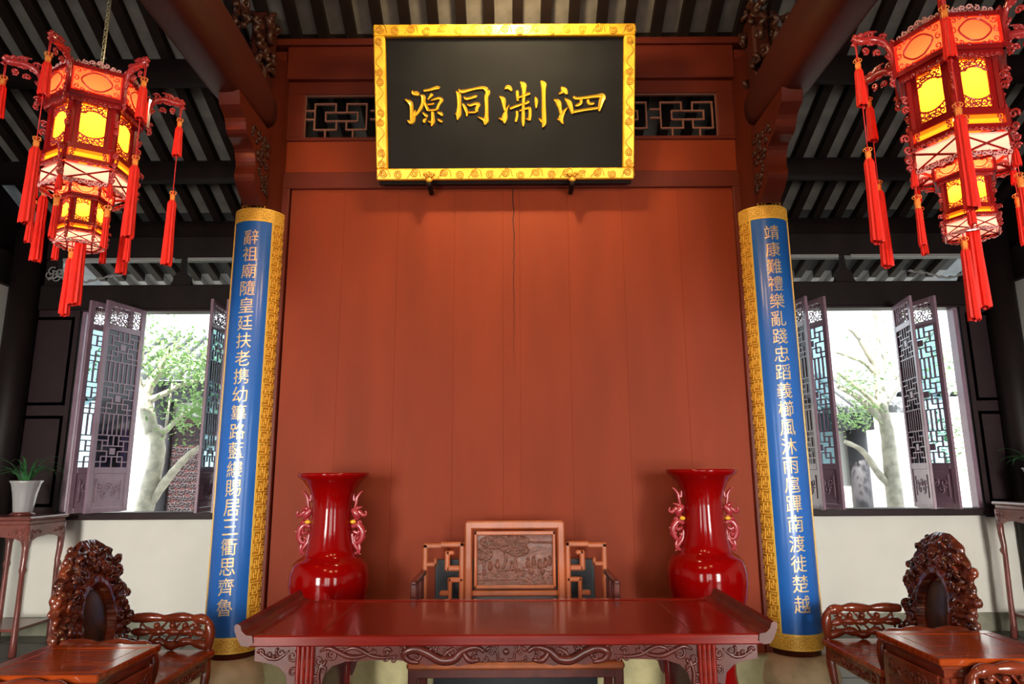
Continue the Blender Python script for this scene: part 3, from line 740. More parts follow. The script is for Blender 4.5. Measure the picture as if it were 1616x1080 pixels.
for yy, nm in ((y0 + .05, 'front'), (y1 - .07, 'rear')):
    # the apron outline runs in three pieces so it stays convex enough
    mb = MB()
    def strip(top, pts):
        for (xa, za), (xb, zb2) in zip(pts[:-1], pts[1:]):
            if abs(xa - xb) > 1e-4: mb.prism([(xa, top), (xb, top), (xb, zb2), (xa, za)], yy, yy + .022, 'xz')
    half = [(0, .688), (.08, .70), (.14, .690), (.22, .672), (.28, .690), (.36, .676), (.42, .692), (.50, .70), (.62, .70), (.74, .695), (.80, .675), (.835, .64), (.85, .58), (.852, .50), (.87, .44), (.885, .42), (.965, .42), (.98, .44), (.998, .50), (1.0, .58), (1.012, .64), (1.05, .675), (1.10, .69), (1.16, .70)]
    strip(.775, half); strip(.775, [(-x, z) for x, z in reversed(half)])
    mb.obj('carved_apron', M['rosex'], tb)
    if nm == 'front':
        rl = MB(); yf = yy - .002
        def cu(x, z, r, st, d, tr=1.2, th=.0075): 
            for s_ in (-1, 1): rl.tube([(s_ * a, yf, b) for a, b in spiral(x, z, r, tr, st, d, 12)], [th * (1 - .04 * i) for i in range(13)], 6)
        def ln(pts, th=.008):
            for s_ in (-1, 1):
                q = smooth_path([(s_ * a, yf, b) for a, b in pts], 5); n_ = len(q)
                rl.tube(q, [th * (.55 + .9 * sin(pi * i / (n_ - 1))) for i in range(n_)], 6)
        # dragon body, head, clouds
        ln([(.10, .735), (.14, .755), (.20, .74), (.24, .705), (.30, .70), (.36, .73), (.42, .75), (.47, .73), (.45, .70), (.40, .69)], .016)
        ln([(.20, .74), (.17, .70), (.12, .70)], .011); ln([(.30, .70), (.27, .735), (.23, .755)], .007); ln([(.36, .73), (.34, .76)], .006)
        for a in range(6): ln([(.15 + .012 * a, .75), (.16 + .02 * a, .765), (.175 + .02 * a, .76)], .004)
        cu(.07, .735, .022, 0, 1); cu(.14, .715, .018, 2, -1); cu(.48, .745, .022, 1, 1); cu(.55, .735, .02, 3, -1); cu(.33, .755, .014, 2, 1); cu(.27, .72, .014, 4, -1)
        cu(.41, .715, .018, 2.5, 1)
        ln([(.50, .72), (.56, .712), (.62, .72), (.66, .74), (.70, .755), (.74, .745), (.76, .725)], .007)
        ln([(.60, .745), (.66, .72), (.72, .715), (.78, .74), (.82, .755), (.86, .74)], .009)
        cu(.80, .725, .028, 1, -1); cu(.86, .70, .03, 3, 1); cu(.84, .66, .018, 0, 1); cu(.87, .61, .028, 2, -1, 1.3); cu(.872, .54, .02, 4, 1); cu(.88, .48, .018, 1, 1)
        ln([(.845, .70), (.862, .64), (.858, .57), (.875, .48)], .007)
        cu(.985, .72, .03, 2, 1); cu(1.04, .735, .024, 1, -1); cu(1.09, .725, .022, 3, 1); cu(1.13, .735, .016, 0, 1); cu(.98, .65, .026, 4, -1); cu(.975, .58, .026, 2, 1, 1.3); cu(.972, .51, .02, 1, -1)
        ln([(1.0, .745), (1.05, .71), (1.10, .715), (1.14, .745)], .006)
        rg = random.Random(4)
        for q in range(16):
            cu(.06 + .046 * q + rg.uniform(-.01, .01), rg.choice((.762, .708, .74, .70)), rg.uniform(.010, .017), rg.random() * 6, rg.choice((1, -1)), 1.2, .0055)
        rl.ball((0, yf, .735), .016, 10, (1, .6, 1))
        for s_ in (-1, 1): rl.tube(smooth_path([(s_ * .01, yf, .70), (s_ * .035, yf, .70), (s_ * .04, yf, .73), (s_ * .055, yf, .75)], 4), .006, 6)
        o = rl.obj('dragon_relief', M['rosex'], tb); o['kind'] = 'stuff'
for sx in (-1, 1):
    for yy in (y0 + .035, y1 - .115):
        mb = MB(); mb.box(sx * LX - .042, sx * LX + .042, yy, yy + .08, .0, .775, .006)
        for q in (-.022, 0, .022): mb.tube([(sx * LX + q, yy - .001, .0), (sx * LX + q, yy - .001, .772)], .006, 6)
        mb.obj('leg', M['rose'], tb)
    MB().box(sx * LX - .03, sx * LX + .03, y0 + .1, y1 - .1, .10, .16, .006).obj('stretcher', M['rosex'], tb)
    MB().box(sx * LX - .012, sx * LX + .012, y0 + .1, y1 - .1, .22, .60, .004).obj('end_panel', M['rosex'], tb)

# ------------------------------------------------------------------ throne chair behind the table
TX = .012; YT = 4.84
th = thing('throne_chair', 'wide padauk armchair behind the altar table with square landscape relief in its back', 'chair', (TX, YT, 0))
def frame_bar(mb, x0, x1, z0, z1, y=0, d=.045, c=.010): mb.box(x0, x1, y - d / 2, y + d / 2, z0, z1, c)
zt_ = zf(823, YT); zb_ = zf(941, YT); hw = .345
b = MB(); w_ = .052
frame_bar(b, -hw, -hw + w_, .44, zt_, d=.06); frame_bar(b, hw - w_, hw, .44, zt_, d=.06)
frame_bar(b, -hw + w_ * .2, hw - w_ * .2, zt_ - w_, zt_ + .004, d=.058); frame_bar(b, -hw + w_, hw - w_, zb_ - .0, zb_ + .04, d=.055)
b.obj('back_frame', M['orange'], th)
b = MB(); iw = .028
xi = hw - w_ - .012; z0_, z1_ = zb_ + .05, zt_ - w_ - .012
for x0, x1, za, zb2 in ((-xi, xi, z1_ - iw, z1_), (-xi, xi, z0_, z0_ + iw * .8), (-xi, -xi + iw * .8, z0_, z1_), (xi - iw * .8, xi, z0_, z1_)): frame_bar(b, x0, x1, za, zb2, y=-.012, d=.035, c=.006)
b.obj('inner_frame', M['orange'], th)
# landscape relief: trees, pavilion, figures, water
def relief(w2, z0, z1, nx=110, nz=84):
    v = []; f = []
    trees = [(-.11, .86, .13, .11), (.0, .88, .10, .09), (-.05, .74, .06, .06), (.02, .70, .075, .10), (-.21, .62, .055, .10), (-.16, .82, .06, .07)]
    figs = [(-.12, .40), (-.02, .36), (.09, .42), (.13, .46), (.17, .40), (.21, .42), (.24, .46), (-.17, .36), (.11, .28), (.19, .28)]
    for j in range(nz + 1):
        for i in range(nx + 1):
            x = -w2 + 2 * w2 * i / nx; t = j / nz; z = z0 + (z1 - z0) * t
            h = .0025 * noise.noise(Vector((x * 9, t * 6, 3)))
            for (cx, ct, rx, rt) in trees:
                q = ((x - cx) / rx) ** 2 + ((t - ct) / (rt * 1.3)) ** 2
                if q < 1: h = max(h, .004 + .016 * abs(noise.noise(Vector((x * 110, t * 42, cx * 9)))) * 2)
            for (cx, ct) in figs:
                q = ((x - cx) / .014) ** 2 + ((t - ct) / .075) ** 2
                if q < 1: h = max(h, .014 * sqrt(1 - q) + .004 * noise.noise(Vector((x * 120, t * 60, 1))))
                q = ((x - cx) / .009) ** 2 + ((t - ct - .095) / .026) ** 2
                if q < 1: h = max(h, .013 * sqrt(1 - q))
            for (cx, s2_, t0, t1) in ((-.09, .1, .3, .8), (.012, -.02, .25, .75), (-.21, .0, .2, .6)):
                if t0 < t < t1 and abs(x - cx - s2_ * .3 * sin((t - t0) * 6)) < .007: h = max(h, .010)
            if .10 < t < .26 and x < .02: h = max(h, .008 * max(0, noise.noise(Vector((x * 40, t * 45, 7)))) + .003)
            if t < .3 and x > .03: h = max(h, .012 * max(0, noise.noise(Vector((x * 45, t * 30, 2)))))
            if abs(t - .30 - .02 * cos(x * 30)) < .012 and -.12 < x < .06: h = .012
            if x > .1 and abs(t - .86 + .1 * (x - .1)) < .012: h = .008
            v.append((x, -.004 - h, z))
    for j in range(nz):
        for i in range(nx):
            a = j * (nx + 1) + i; f.append((a, a + 1, a + nx + 2, a + nx + 1))
    return v, f
mb = MB(); v, f = relief(xi - iw * .8, z0_ + .02, z1_ - iw); mb.add(v, f, True); mb.box(-xi, xi, .004, .014, z0_, z1_)
mb.obj('landscape_relief', M['relief'], th)
# side frets of the back
for s_ in (-1, 1):
    b = MB()
    def S(x0, x1, za, zb2): frame_bar(b, min(s_ * x0, s_ * x1), max(s_ * x0, s_ * x1), za, zb2, d=.042, c=.009)
    zt2 = zf(855, YT); lw = .036
    P_ = lambda px: (px - 811) / FPX * 4.70
    A, B_ = hw + .002, .635
    S(A, A + lw, .44, zt2); S(A, A + .17, zt2 - lw, zt2); S(A + .15, B_, zt2 - lw - .008, zt2 - .008); S(B_ - lw, B_, .44, zt2 - .01)
    # hooks
    zm = zf(901, YT); S(A + .03, A + .125, zm, zm + lw); S(A + .10, A + .10 + lw, zm, zm + .135); S(A + .07, A + .13, zm + .105, zm + .135)
    zh = zf(894, YT); S(B_ - .10, B_ - .02, zh, zh + lw * .85); S(B_ - .10, B_ - .075, zh, zh + .06)
    zl = zf(911, YT); S(A + .005, A + .115, zl - lw * .9, zl); S(A + .085, A + .085 + lw * .8, .62, zl); 
    zz_ = zf(938, YT); S(A + .10, A + .17, zz_ - .01, zz_ + .025); S(A + .04, A + .09, .62, .70)
    S(A, B_, .42, .46)
    b.obj('back_fret', M['orange'], th)
    a_ = MB()
    X = s_ * .625
    a_.box(X - .02, X + .02, -.50, .0, .86, .895, .008)
    for q in (-.50, -.26): a_.box(X - .02, X + .02, q, q + .036, .44, .88, .006)
    a_.box(X - .016, X + .016, -.46, -.10, .66, .69, .005); a_.box(X - .016, X + .016, -.38, -.35, .66, .86, .005); a_.box(X - .016, X + .016, -.14, -.11, .5, .86, .005)
    a_.obj('arm', M['rosex'], th)
    for q in (-.50, -.02):
        MB().box(s_ * .62 - .028, s_ * .62 + .028, q, q + .055, 0, .40, .006).obj('leg', M['rosex'], th)
MB().box(-.655, .655, -.52, .04, .385, .425, .012).obj('seat', M['orange'], th)
MB().box(-.60, .60, -.50, -.475, .335, .385, .004).obj('apron', M['rosex'], th)
MB().box(-.60, .60, -.505, -.46, .07, .11, .004).obj('foot_rail', M['rosex'], th)
bb = MB(); bb.box(-.575, .575, 0, .02, 0, .93, .004)  # plain black panel in the dark area behind the chair fret
tag(bb.obj('dark_panel', M['blackboard'], None, (TX, YW - .03 - .045, 0)), 'flat black panel standing against the screen wall behind the throne chair', 'board')

# ------------------------------------------------------------------ floor vases
def make_vase(label):
    t = thing('floor_vase', label, 'vase', (-1.232, 4.72, 0), 0, 'pair of red floor vases')
    z0v = EYE; K = [(.236, 0.0), (.238, -.012), (.232, -.03), (.205, -.05), (.165, -.10), (.142, -.15), (.131, -.20), (.129, -.25), (.133, -.33), (.145, -.42), (.160, -.50), (.168, -.535), (.180, -.55), (.215, -.570), (.243, -.60), (.260, -.66), (.264, -.72), (.255, -.80), (.232, -.90), (.196, -1.0), (.166, -1.1), (.15, -1.2), (.15, -1.3), (.165, -1.40), (.18, -1.47), (.18, -1.50)]
    prof = [(r, z0v + z) for r, z in reversed(K)] + [(.21, z0v - .006), (.15, z0v - .07), (.12, z0v - .2), (.10, z0v - .3), (.0, z0v - .32)]
    MB().lathe(prof, 48).obj('body', M['vase'], t)
    MB().lathe([(.19, 0), (.20, .02), (.185, .05)], 32).obj('foot_ring', M['rosex'], t)
    for s_ in (-1, 1):
        h = MB(); B0 = .135
        def L(pts, rr, n_=7):
            q = smooth_path([(s_ * x, -.01, z0v + z) for x, z in pts], 5); m2 = len(q)
            h.tube(q, [rr * (.45 + .75 * sin(pi * min(1, .15 + i / (m2 - 1)) )) + .002 for i in range(m2)], n_)
        L([(.145, -.14), (.150, -.19), (.165, -.165), (.185, -.14)], .007); L([(.155, -.245), (.165, -.20), (.170, -.165), (.195, -.130), (.205, -.128)], .009)
        L([(.150, -.27), (.185, -.26), (.215, -.285), (.235, -.275), (.228, -.255)], .011); L([(.150, -.255), (.180, -.235), (.205, -.232)], .008)
        L([(.140, -.24), (.165, -.27), (.175, -.30), (.150, -.315)], .022)
        L([(.140, -.36), (.175, -.345), (.205, -.37), (.215, -.42), (.195, -.46), (.165, -.455), (.160, -.42)], .018)
        L([(.150, -.385), (.180, -.40), (.20, -.385), (.228, -.395), (.238, -.385)], .010); L([(.17, -.35), (.19, -.325), (.208, -.335)], .009)
        L([(.145, -.40), (.150, -.45), (.175, -.49), (.190, -.51), (.175, -.535), (.162, -.525)], .012); L([(.19, -.46), (.20, -.50), (.195, -.53), (.208, -.54)], .008)
        L([(.205, -.41), (.222, -.43), (.236, -.425)], .008)
        for q in range(8): h.ball((s_ * (.155 + .05 * random.random()), -.02, z0v - .35 - .1 * random.random()), .010, 8)
        h.obj('dragon_handle', M['handle'], t)
        MB().ball((s_ * .153, -.035, z0v - .325), .016, 12, (1.3, 1, .9)).obj('yellow_pearl', M['yellow'], t)
    return t
v1 = make_vase('glossy red dragon-handled floor vase ' + SIDE[-1])
dup(v1, (1.298, 4.72, .012), 0, 'glossy red dragon-handled floor vase ' + SIDE[1])

# ------------------------------------------------------------------ carved armchairs, tea tables (left set faces +x, right set is turned round)
def root_back():
    """burl-carved back: outline in (y, z), carved face towards +x"""
    def outline(a):      # a: 0..pi over the arch
        return None
    H0, H1 = .40, 1.16
    def half(z):
        t = (z - H0) / (H1 - H0)
        w2 = .345 if t < .45 else .345 * max(0, 1 - ((t - .45) / .57) ** 2.1) ** .62
        return w2 * (1 + .05 * sin(z * 41) + .035 * sin(z * 87 + 1))
    nz, ny = 96, 84; v = []; f = []
    for side in (1, -1):
        for j in range(nz + 1):
            z = H0 + (H1 - H0) * j / nz; hw_ = max(half(z), .012); lean = -.16 * (z - H0)
            for i in range(ny + 1):
                u = -1 + 2 * i / ny; y = u * hw_
                edge = sqrt(max(0, 1 - abs(u) ** 5)) * (1 if z < 1.1 else max(.2, (1.17 - z) / .07))
                if side > 0:
                    n1 = noise.noise(Vector((y * 16, z * 16, 2))); n2 = noise.noise(Vector((y * 38, z * 38, 9))); n3 = 1 - abs(noise.noise(Vector((y * 24 + n1, z * 24, 5)))) * 2.4
                    d = .030 + .022 * n1 + .014 * n2 + .026 * n3
                    q = (y / .15) ** 2 + ((z - .70) / .21) ** 2
                    if q < 1: d = .008 + .002 * n1
                    elif q < 1.5: d = .05 + .008 * n1
                    x = lean + d * edge
                else:
                    x = lean - .035 * edge - .004 * noise.noise(Vector((y * 9, z * 9, 1))) * edge
                v.append((x, y, z))
    st = (nz + 1) * (ny + 1)
    for sd in (0, 1):
        for j in range(nz):
            for i in range(ny):
                a = sd * st + j * (ny + 1) + i; f.append((a, a + 1, a + ny + 2, a + ny + 1))
    for j in range(nz):
        for i in (0, ny):
            a = j * (ny + 1) + i; f.append((a, a + ny + 1, st + a + ny + 1, st + a))
    for j in (0, nz):
        for i in range(ny):
            a = j * (ny + 1) + i; f.append((a, a + 1, st + a + 1, st + a))
    return v, f, half
def make_chair(label, loc, rz):
    t = thing('carved_armchair', label, 'chair', loc, rz, 'burl-carved armchairs')
    BX = -.25
    v, f, half = root_back(); mb = MB(); mb.add([(x + BX, y, z) for x, y, z in v], f, True)
    rng = random.Random(21)
    for k in range(60):       # dragons' coils and clouds standing proud of the burl
        z = rng.uniform(.46, 1.08); hw_ = half(z) * .85; y = rng.uniform(-hw_, hw_)
        if (y / .19) ** 2 + ((z - .70) / .25) ** 2 < 1.15: continue
        x = BX - .16 * (z - .4) + .05; rr = rng.uniform(.02, .045)
        mb.tube([(x + .012 * sin(i), a, b_) for i, (a, b_) in enumerate(spiral(y, z, rr, 1.3, rng.random() * 6, rng.choice((1, -1)), 10))], [.013 - .0008 * i for i in range(11)], 6)
    for k in range(30):       # knobbly rim
        z = rng.uniform(.45, 1.12); sd = rng.choice((-1, 1)); y = sd * half(z) * .97
        mb.ball((BX - .16 * (z - .4) + rng.uniform(-.01, .03), y, z), rng.uniform(.014, .028), 8, (1, .9, 1.2))
    mb.obj('carved_back', M['root'], t)
    MB().ball((0, 0, 0), 1, 20, (.012, .125, .175)).obj('marble_inset', M['marble'], t, (BX - .035, 0, .70)).rotation_euler.y = -.16
    seat = MB(); seat.box(-.29, .29, -.375, .375, .41, .45, .008); seat.obj('seat', M['tabletop'], t)
    for sd in (-1, 1):
        mb = MB(); mb.box(-.26, .26, sd * .34 - .012, sd * .34 + .012, .33, .41, .004)
        mb.obj('side_apron', M['armwood'], t)
    ap = MB(); ap.box(.255, .275, -.31, .31, .33, .41, .004)
    for q in range(9): ap.tube([(.278, a, b_) for a, b_ in spiral(-.24 + .06 * q, .37, .028, 1.2, q, 1 if q % 2 else -1, 9)], .005, 5)
    ap.obj('front_apron', M['armwood'], t)
    for sx in (-1, 1):
        for sy in (-1, 1):
            mb = MB(); mb.tube([(sx * .25, sy * .335, .42), (sx * .255, sy * .34, .3), (sx * .24, sy * .33, .15), (sx * .26, sy * .345, .02), (sx * .26, sy * .345, 0)], [.032, .03, .024, .03, .034], 8)
            mb.obj('leg', M['armwood'], t)
    for sd in (-1, 1):
        Y = sd * .345
        r_ = MB(); pts = smooth_path([(-.24, Y, .645), (-.12, Y, .65), (-.02, Y, .645), (.08, Y, .65), (.16, Y, .645), (.215, Y, .635), (.25, Y, .61), (.262, Y, .53), (.258, Y, .445)], 6); m2 = len(pts)
        r_.tube(pts, [.019 + .013 * abs(sin(i * pi / 12 + .4)) for i in range(m2)], 10)
        r_.obj('arm_rail', M['armwood'], t)
        o_ = MB()
        q = smooth_path([(-.24, Y, .565), (-.12, Y, .56), (-.02, Y, .565), (.06, Y, .56), (.14, Y, .565), (.22, Y, .55), (.25, Y, .53)], 5); m2 = len(q)
        o_.tube(q, [.013 + .014 * abs(sin(i * .62)) for i in range(m2)], 8)
        q = smooth_path([(-.24, Y, .50), (-.15, Y, .48), (-.06, Y, .505), (.03, Y, .48), (.12, Y, .505), (.25, Y, .475)], 5); m2 = len(q)
        o_.tube(q, [.018 + .014 * abs(sin(i * .7 + 1)) for i in range(m2)], 8)
        for cx, cz, rr, a0, a1 in ((-.10, .645, .085, pi, 2 * pi), (.17, .54, .042, 0, 2 * pi)):
            o_.tube([(cx + rr * cos(a0 + (a1 - a0) * i / 12), Y, cz + rr * .8 * sin(a0 + (a1 - a0) * i / 12)) for i in range(13)], .008, 6)
        for a, b_ in (((0, .645), (.02, .57)), ((.09, .645), (.03, .57)), ((.19, .64), (.10, .57)), ((.03, .57), (-.03, .50)), ((.10, .60), (.02, .48)), ((-.08, .60), (-.13, .49)), ((.10, .49), (.20, .60)), ((-.18, .62), (-.2, .48))):
            o_.tube([(a[0], Y, a[1]), (b_[0], Y, b_[1])], .008, 6)
        for cx in (-.08, .02, .10, .17): o_.ball((cx, Y, .60), .022, 8)
        o_.obj('arm_openwork', M['armwood'], t)
    return t
c0 = make_chair('burl-backed armchair behind the tea table ' + SIDE[-1], (-2.19, 4.20, 0), 0)
dup(c0, (2.34, 4.40, 0), pi, 'burl-backed armchair behind the tea table ' + SIDE[1])
dup(c0, (-2.18, 2.80, 0), 0, 'armchair showing only an arm rail, ' + SIDE[-1])
dup(c0, (2.36, 2.985, 0), pi, 'armchair showing only an arm rail, ' + SIDE[1])
def make_tea(label, loc, wx, wy):
    t = thing('tea_table', label, 'table', loc, 0, 'tea tables between the armchairs')
    hx, hy = wx / 2, wy / 2; z = .68
    m = MB(); fw = .075
    m.box(-hx, hx, -hy, -hy + fw, z - .035, z, .006); m.box(-hx, hx, hy - fw, hy, z - .035, z, .006)
    m.box(-hx, -hx + fw, -hy + fw, hy - fw, z - .035, z, .006); m.box(hx - fw, hx, -hy + fw, hy - fw, z - .035, z, .006)
    m.obj('top_frame', M['tabletop'], t)
    MB().box(-hx + fw + .002, hx - fw - .002, -hy + fw + .002, hy - fw - .002, z - .03, z - .002, .002).obj('tabletop', M['tabletop'], t)
    m = MB(); m.box(-hx + .02, hx - .02, -hy + .02, hy - .02, z - .055, z - .035, .004); m.box(-hx + .035, hx - .035, -hy + .035, hy - .035, z - .09, z - .055)
    m.obj('waist', M['armwood'], t)
    for s_ in (-1, 1):
        for ax in (0, 1):
            a = MB(); L_ = (hx if ax == 0 else hy) - .05
            def Q(u, d, zz): return (u, s_ * (hy - .03) + s_ * d, zz) if ax == 0 else (s_ * (hx - .03) + s_ * d, u, zz)
            p0 = Q(-L_, 0, z - .20); p1 = Q(L_, .02, z - .09); a.box(p0[0], p1[0], p0[1], p1[1], p0[2], p1[2], .003)
            for q in range(8): a.tube([Q(u, .022, zz) for u, zz in spiral(-L_ + .06 + q * (2 * L_ - .12) / 7, z - .145, .03, 1.2, q, 1 if q % 2 else -1, 9)], .005, 5)
            a.obj('carved_apron', M['armwood'], t)
        for s2_ in (-1, 1):
            m = MB(); m.box(s_ * (hx - .045) - .025, s_ * (hx - .045) + .025, s2_ * (hy - .045) - .025, s2_ * (hy - .045) + .025, 0, z - .09, .006); m.obj('leg', M['armwood'], t)
    MB().box(-hx + .05, hx - .05, -hy + .05, hy - .05, .14, .165, .004).obj('shelf', M['armwood'], t)
make_tea('glossy orange-brown tea table with inset top ' + SIDE[-1], (-2.12, 3.455, 0), .58, .55)
make_tea('glossy orange-brown tea table with inset top ' + SIDE[1], (2.30, 3.655, 0), .62, .57)

# ------------------------------------------------------------------ plant stands, pots, orchids
def stand(label, x0, x1, ya, yb, H):
    t = thing('plant_stand', label, 'plant stand', ((x0 + x1) / 2, (ya + yb) / 2, 0), 0, 'tall plant stands')
    hx, hy = (x1 - x0) / 2, (yb - ya) / 2
    MB().box(-hx, hx, -hy, hy, H - .03, H, .01).obj('top', M['standwood'], t)
    MB().box(-hx + .02, hx - .02, -hy + .02, hy - .02, H - .07, H - .03, .006).obj('waist', M['standwood'], t)
    for s_ in (-1, 1):
        for ax in (0, 1):
            a = MB(); L_ = (hx if ax == 0 else hy) - .02; d0 = (hy if ax == 0 else hx) - .03
            pts = [(-L_, H - .07), (L_, H - .07), (L_, H - .26), (L_ - .03, H - .27), (L_ - .05, H - .21), (L_ - .11, H - .185), (0, H - .17), (-L_ + .11, H - .185), (-L_ + .05, H - .21), (-L_ + .03, H - .27), (-L_, H - .26)]
            # fan of quads from the top edge
            for (u0, w0), (u1, w1) in zip(pts[2:-1], pts[3:]):
                if abs(u0 - u1) > 1e-4: a.prism([(u1, H - .07), (u0, H - .07), (u0, w0), (u1, w1)], s_ * d0, s_ * (d0 + .02), 'xz' if ax == 0 else 'yz')
            for sd in (-1, 1):
                for q in range(5):
                    rr = [(sd * (L_ - .05), H - .13, .03), (sd * (L_ - .10), H - .13, .022), (sd * (L_ - .04), H - .18, .022), (sd * (L_ - .15), H - .14, .018), (sd * (L_ - .02), H - .22, .014)][q]
                    a.tube([((u, s_ * (d0 + .021), z) if ax == 0 else (s_ * (d0 + .021), u, z)) for u, z in spiral(rr[0], rr[1], rr[2], 1.2, q, sd, 9)], .006, 5)
            a.obj('carved_apron', M['standwood'], t)
        for s2_ in (-1, 1):
            X, Y = s_ * (hx - .035), s2_ * (hy - .035)
            MB().tube([(X, Y, H - .08), (X, Y, H - .3), (X * .97, Y * .97, H - .42), (X, Y, H - .46), (X * .97, Y * .97, H - .5), (X, Y, .3), (X, Y, .12), (X * 1.03, Y * 1.03, 0)], [.030, .028, .024, .032, .022, .024, .028, .032], 8).obj('leg', M['standwood'], t)
    MB().box(-hx + .04, hx - .04, -hy + .04, hy - .04, .2, .225, .004).obj('lower_shelf', M['standwood'], t)
    return t
stand('tall carved rosewood plant stand under the orchid in the fully visible white pot', -4.86, -4.30, 6.18, 6.72, 1.175)
stand('tall carved rosewood plant stand at the edge of the picture under the partly hidden orchid', 4.66, 5.16, 6.22, 6.74, 1.245)
def orchid(label, plabel, x, y, z, seed):
    p = thing('flower_pot', plabel, 'pot', (x, y, z), 0, 'orchid pots')
    prof = [(.075, .03), (.078, .04), (.085, .10), (.098, .20), (.118, .29), (.135, .315), (.128, .32), (.11, .29)]
    MB().lathe(prof, 40, flute=(14, .03)).obj('body', M['whitepot'], p)
    MB().lathe([(.095, 0), (.10, .012), (.088, .03)], 24).obj('base', M['rosex'], p)
    MB().lathe([(.0, .285), (.112, .285)], 20).obj('soil', M['soil'], p)
    t = thing('orchid', label, 'plant', (x, y, z + .29), 0, 'potted orchids')
    rng = random.Random(seed)
    for k in range(26):
        a = rng.random() * 2 * pi; L_ = rng.uniform(.28, .46); up_ = rng.uniform(.9, 1.35)
        mb = MB(); v = []; f = []; n = 9
        r0 = rng.uniform(.005, .04)
        for i in range(n + 1):
            s = i / n; th_ = up_ - s * s * rng.uniform(1.5, 1.6) * (1.9 - up_ * .7)
            if i == 0: px, pz = r0, 0.0
            else: px += L_ / n * cos(th_); pz += L_ / n * sin(th_)
            wd = .010 * (1 - s ** 2.5) + .0008
            c_ = Vector((cos(a) * px, sin(a) * px, pz)); sd = Vector((-sin(a), cos(a), 0))
            v += [tuple(c_ + sd * wd), tuple(c_ - Vector((0, 0, .003))), tuple(c_ - sd * wd)]
        for i in range(n):
            for q in (0, 1): f.append((i * 3 + q, i * 3 + q + 1, i * 3 + q + 4, i * 3 + q + 3))
        mb.add(v, f, True); mb.obj('leaf', M['leaf'], t)
orchid('green strap-leaved orchid in the fully visible white fluted pot', 'white fluted porcelain pot fully visible on the carved stand', -4.57, 6.45, 1.175, 4)
orchid('green strap-leaved orchid whose leaves arch in from the edge of the picture', 'white fluted pot mostly cut off by the edge of the picture', 4.98, 6.48, 1.245, 5)

# ------------------------------------------------------------------ palace lanterns
def hexring(r, off=0): return [(r * cos(pi / 3 * k + off), r * sin(pi / 3 * k + off)) for k in range(6)]
def tassel_mesh(L_, r, n=16):
    mb = MB(); k = 20; v = []; f = []
    for (q, z) in ((r * .55, 0), (r * .95, -.03), (r, -L_ * .4), (r * 1.25, -L_ + .008)):
        for i in range(k):
            a = 2 * pi * i / k; rr = q * (1 + .12 * (-1) ** i); v.append((rr * cos(a), rr * sin(a), z))
    for j in range(3):
        for i in range(k): f.append((j * k + i, j * k + (i + 1) % k, (j + 1) * k + (i + 1) % k, (j + 1) * k + i))
    o = len(v)
    for i in range(k):
        a = 2 * pi * i / k; rr = r * 1.2 * (1 + .2 * random.uniform(-1, 1)); v.append((rr * cos(a), rr * sin(a), -L_ - random.uniform(-.004, .012)))
    for i in range(k): f.append((3 * k + i, 3 * k + (i + 1) % k, o + (i + 1) % k, o + i))
    f.append(tuple(range(k)))
    mb.add(v, f, False); return mb
def mk(me, name, parent, loc=(0, 0, 0), rz=0):
    o = bpy.data.objects.new(name, me); C.objects.link(o); o.parent = parent; o.location = loc; o.rotation_euler.z = rz; return o
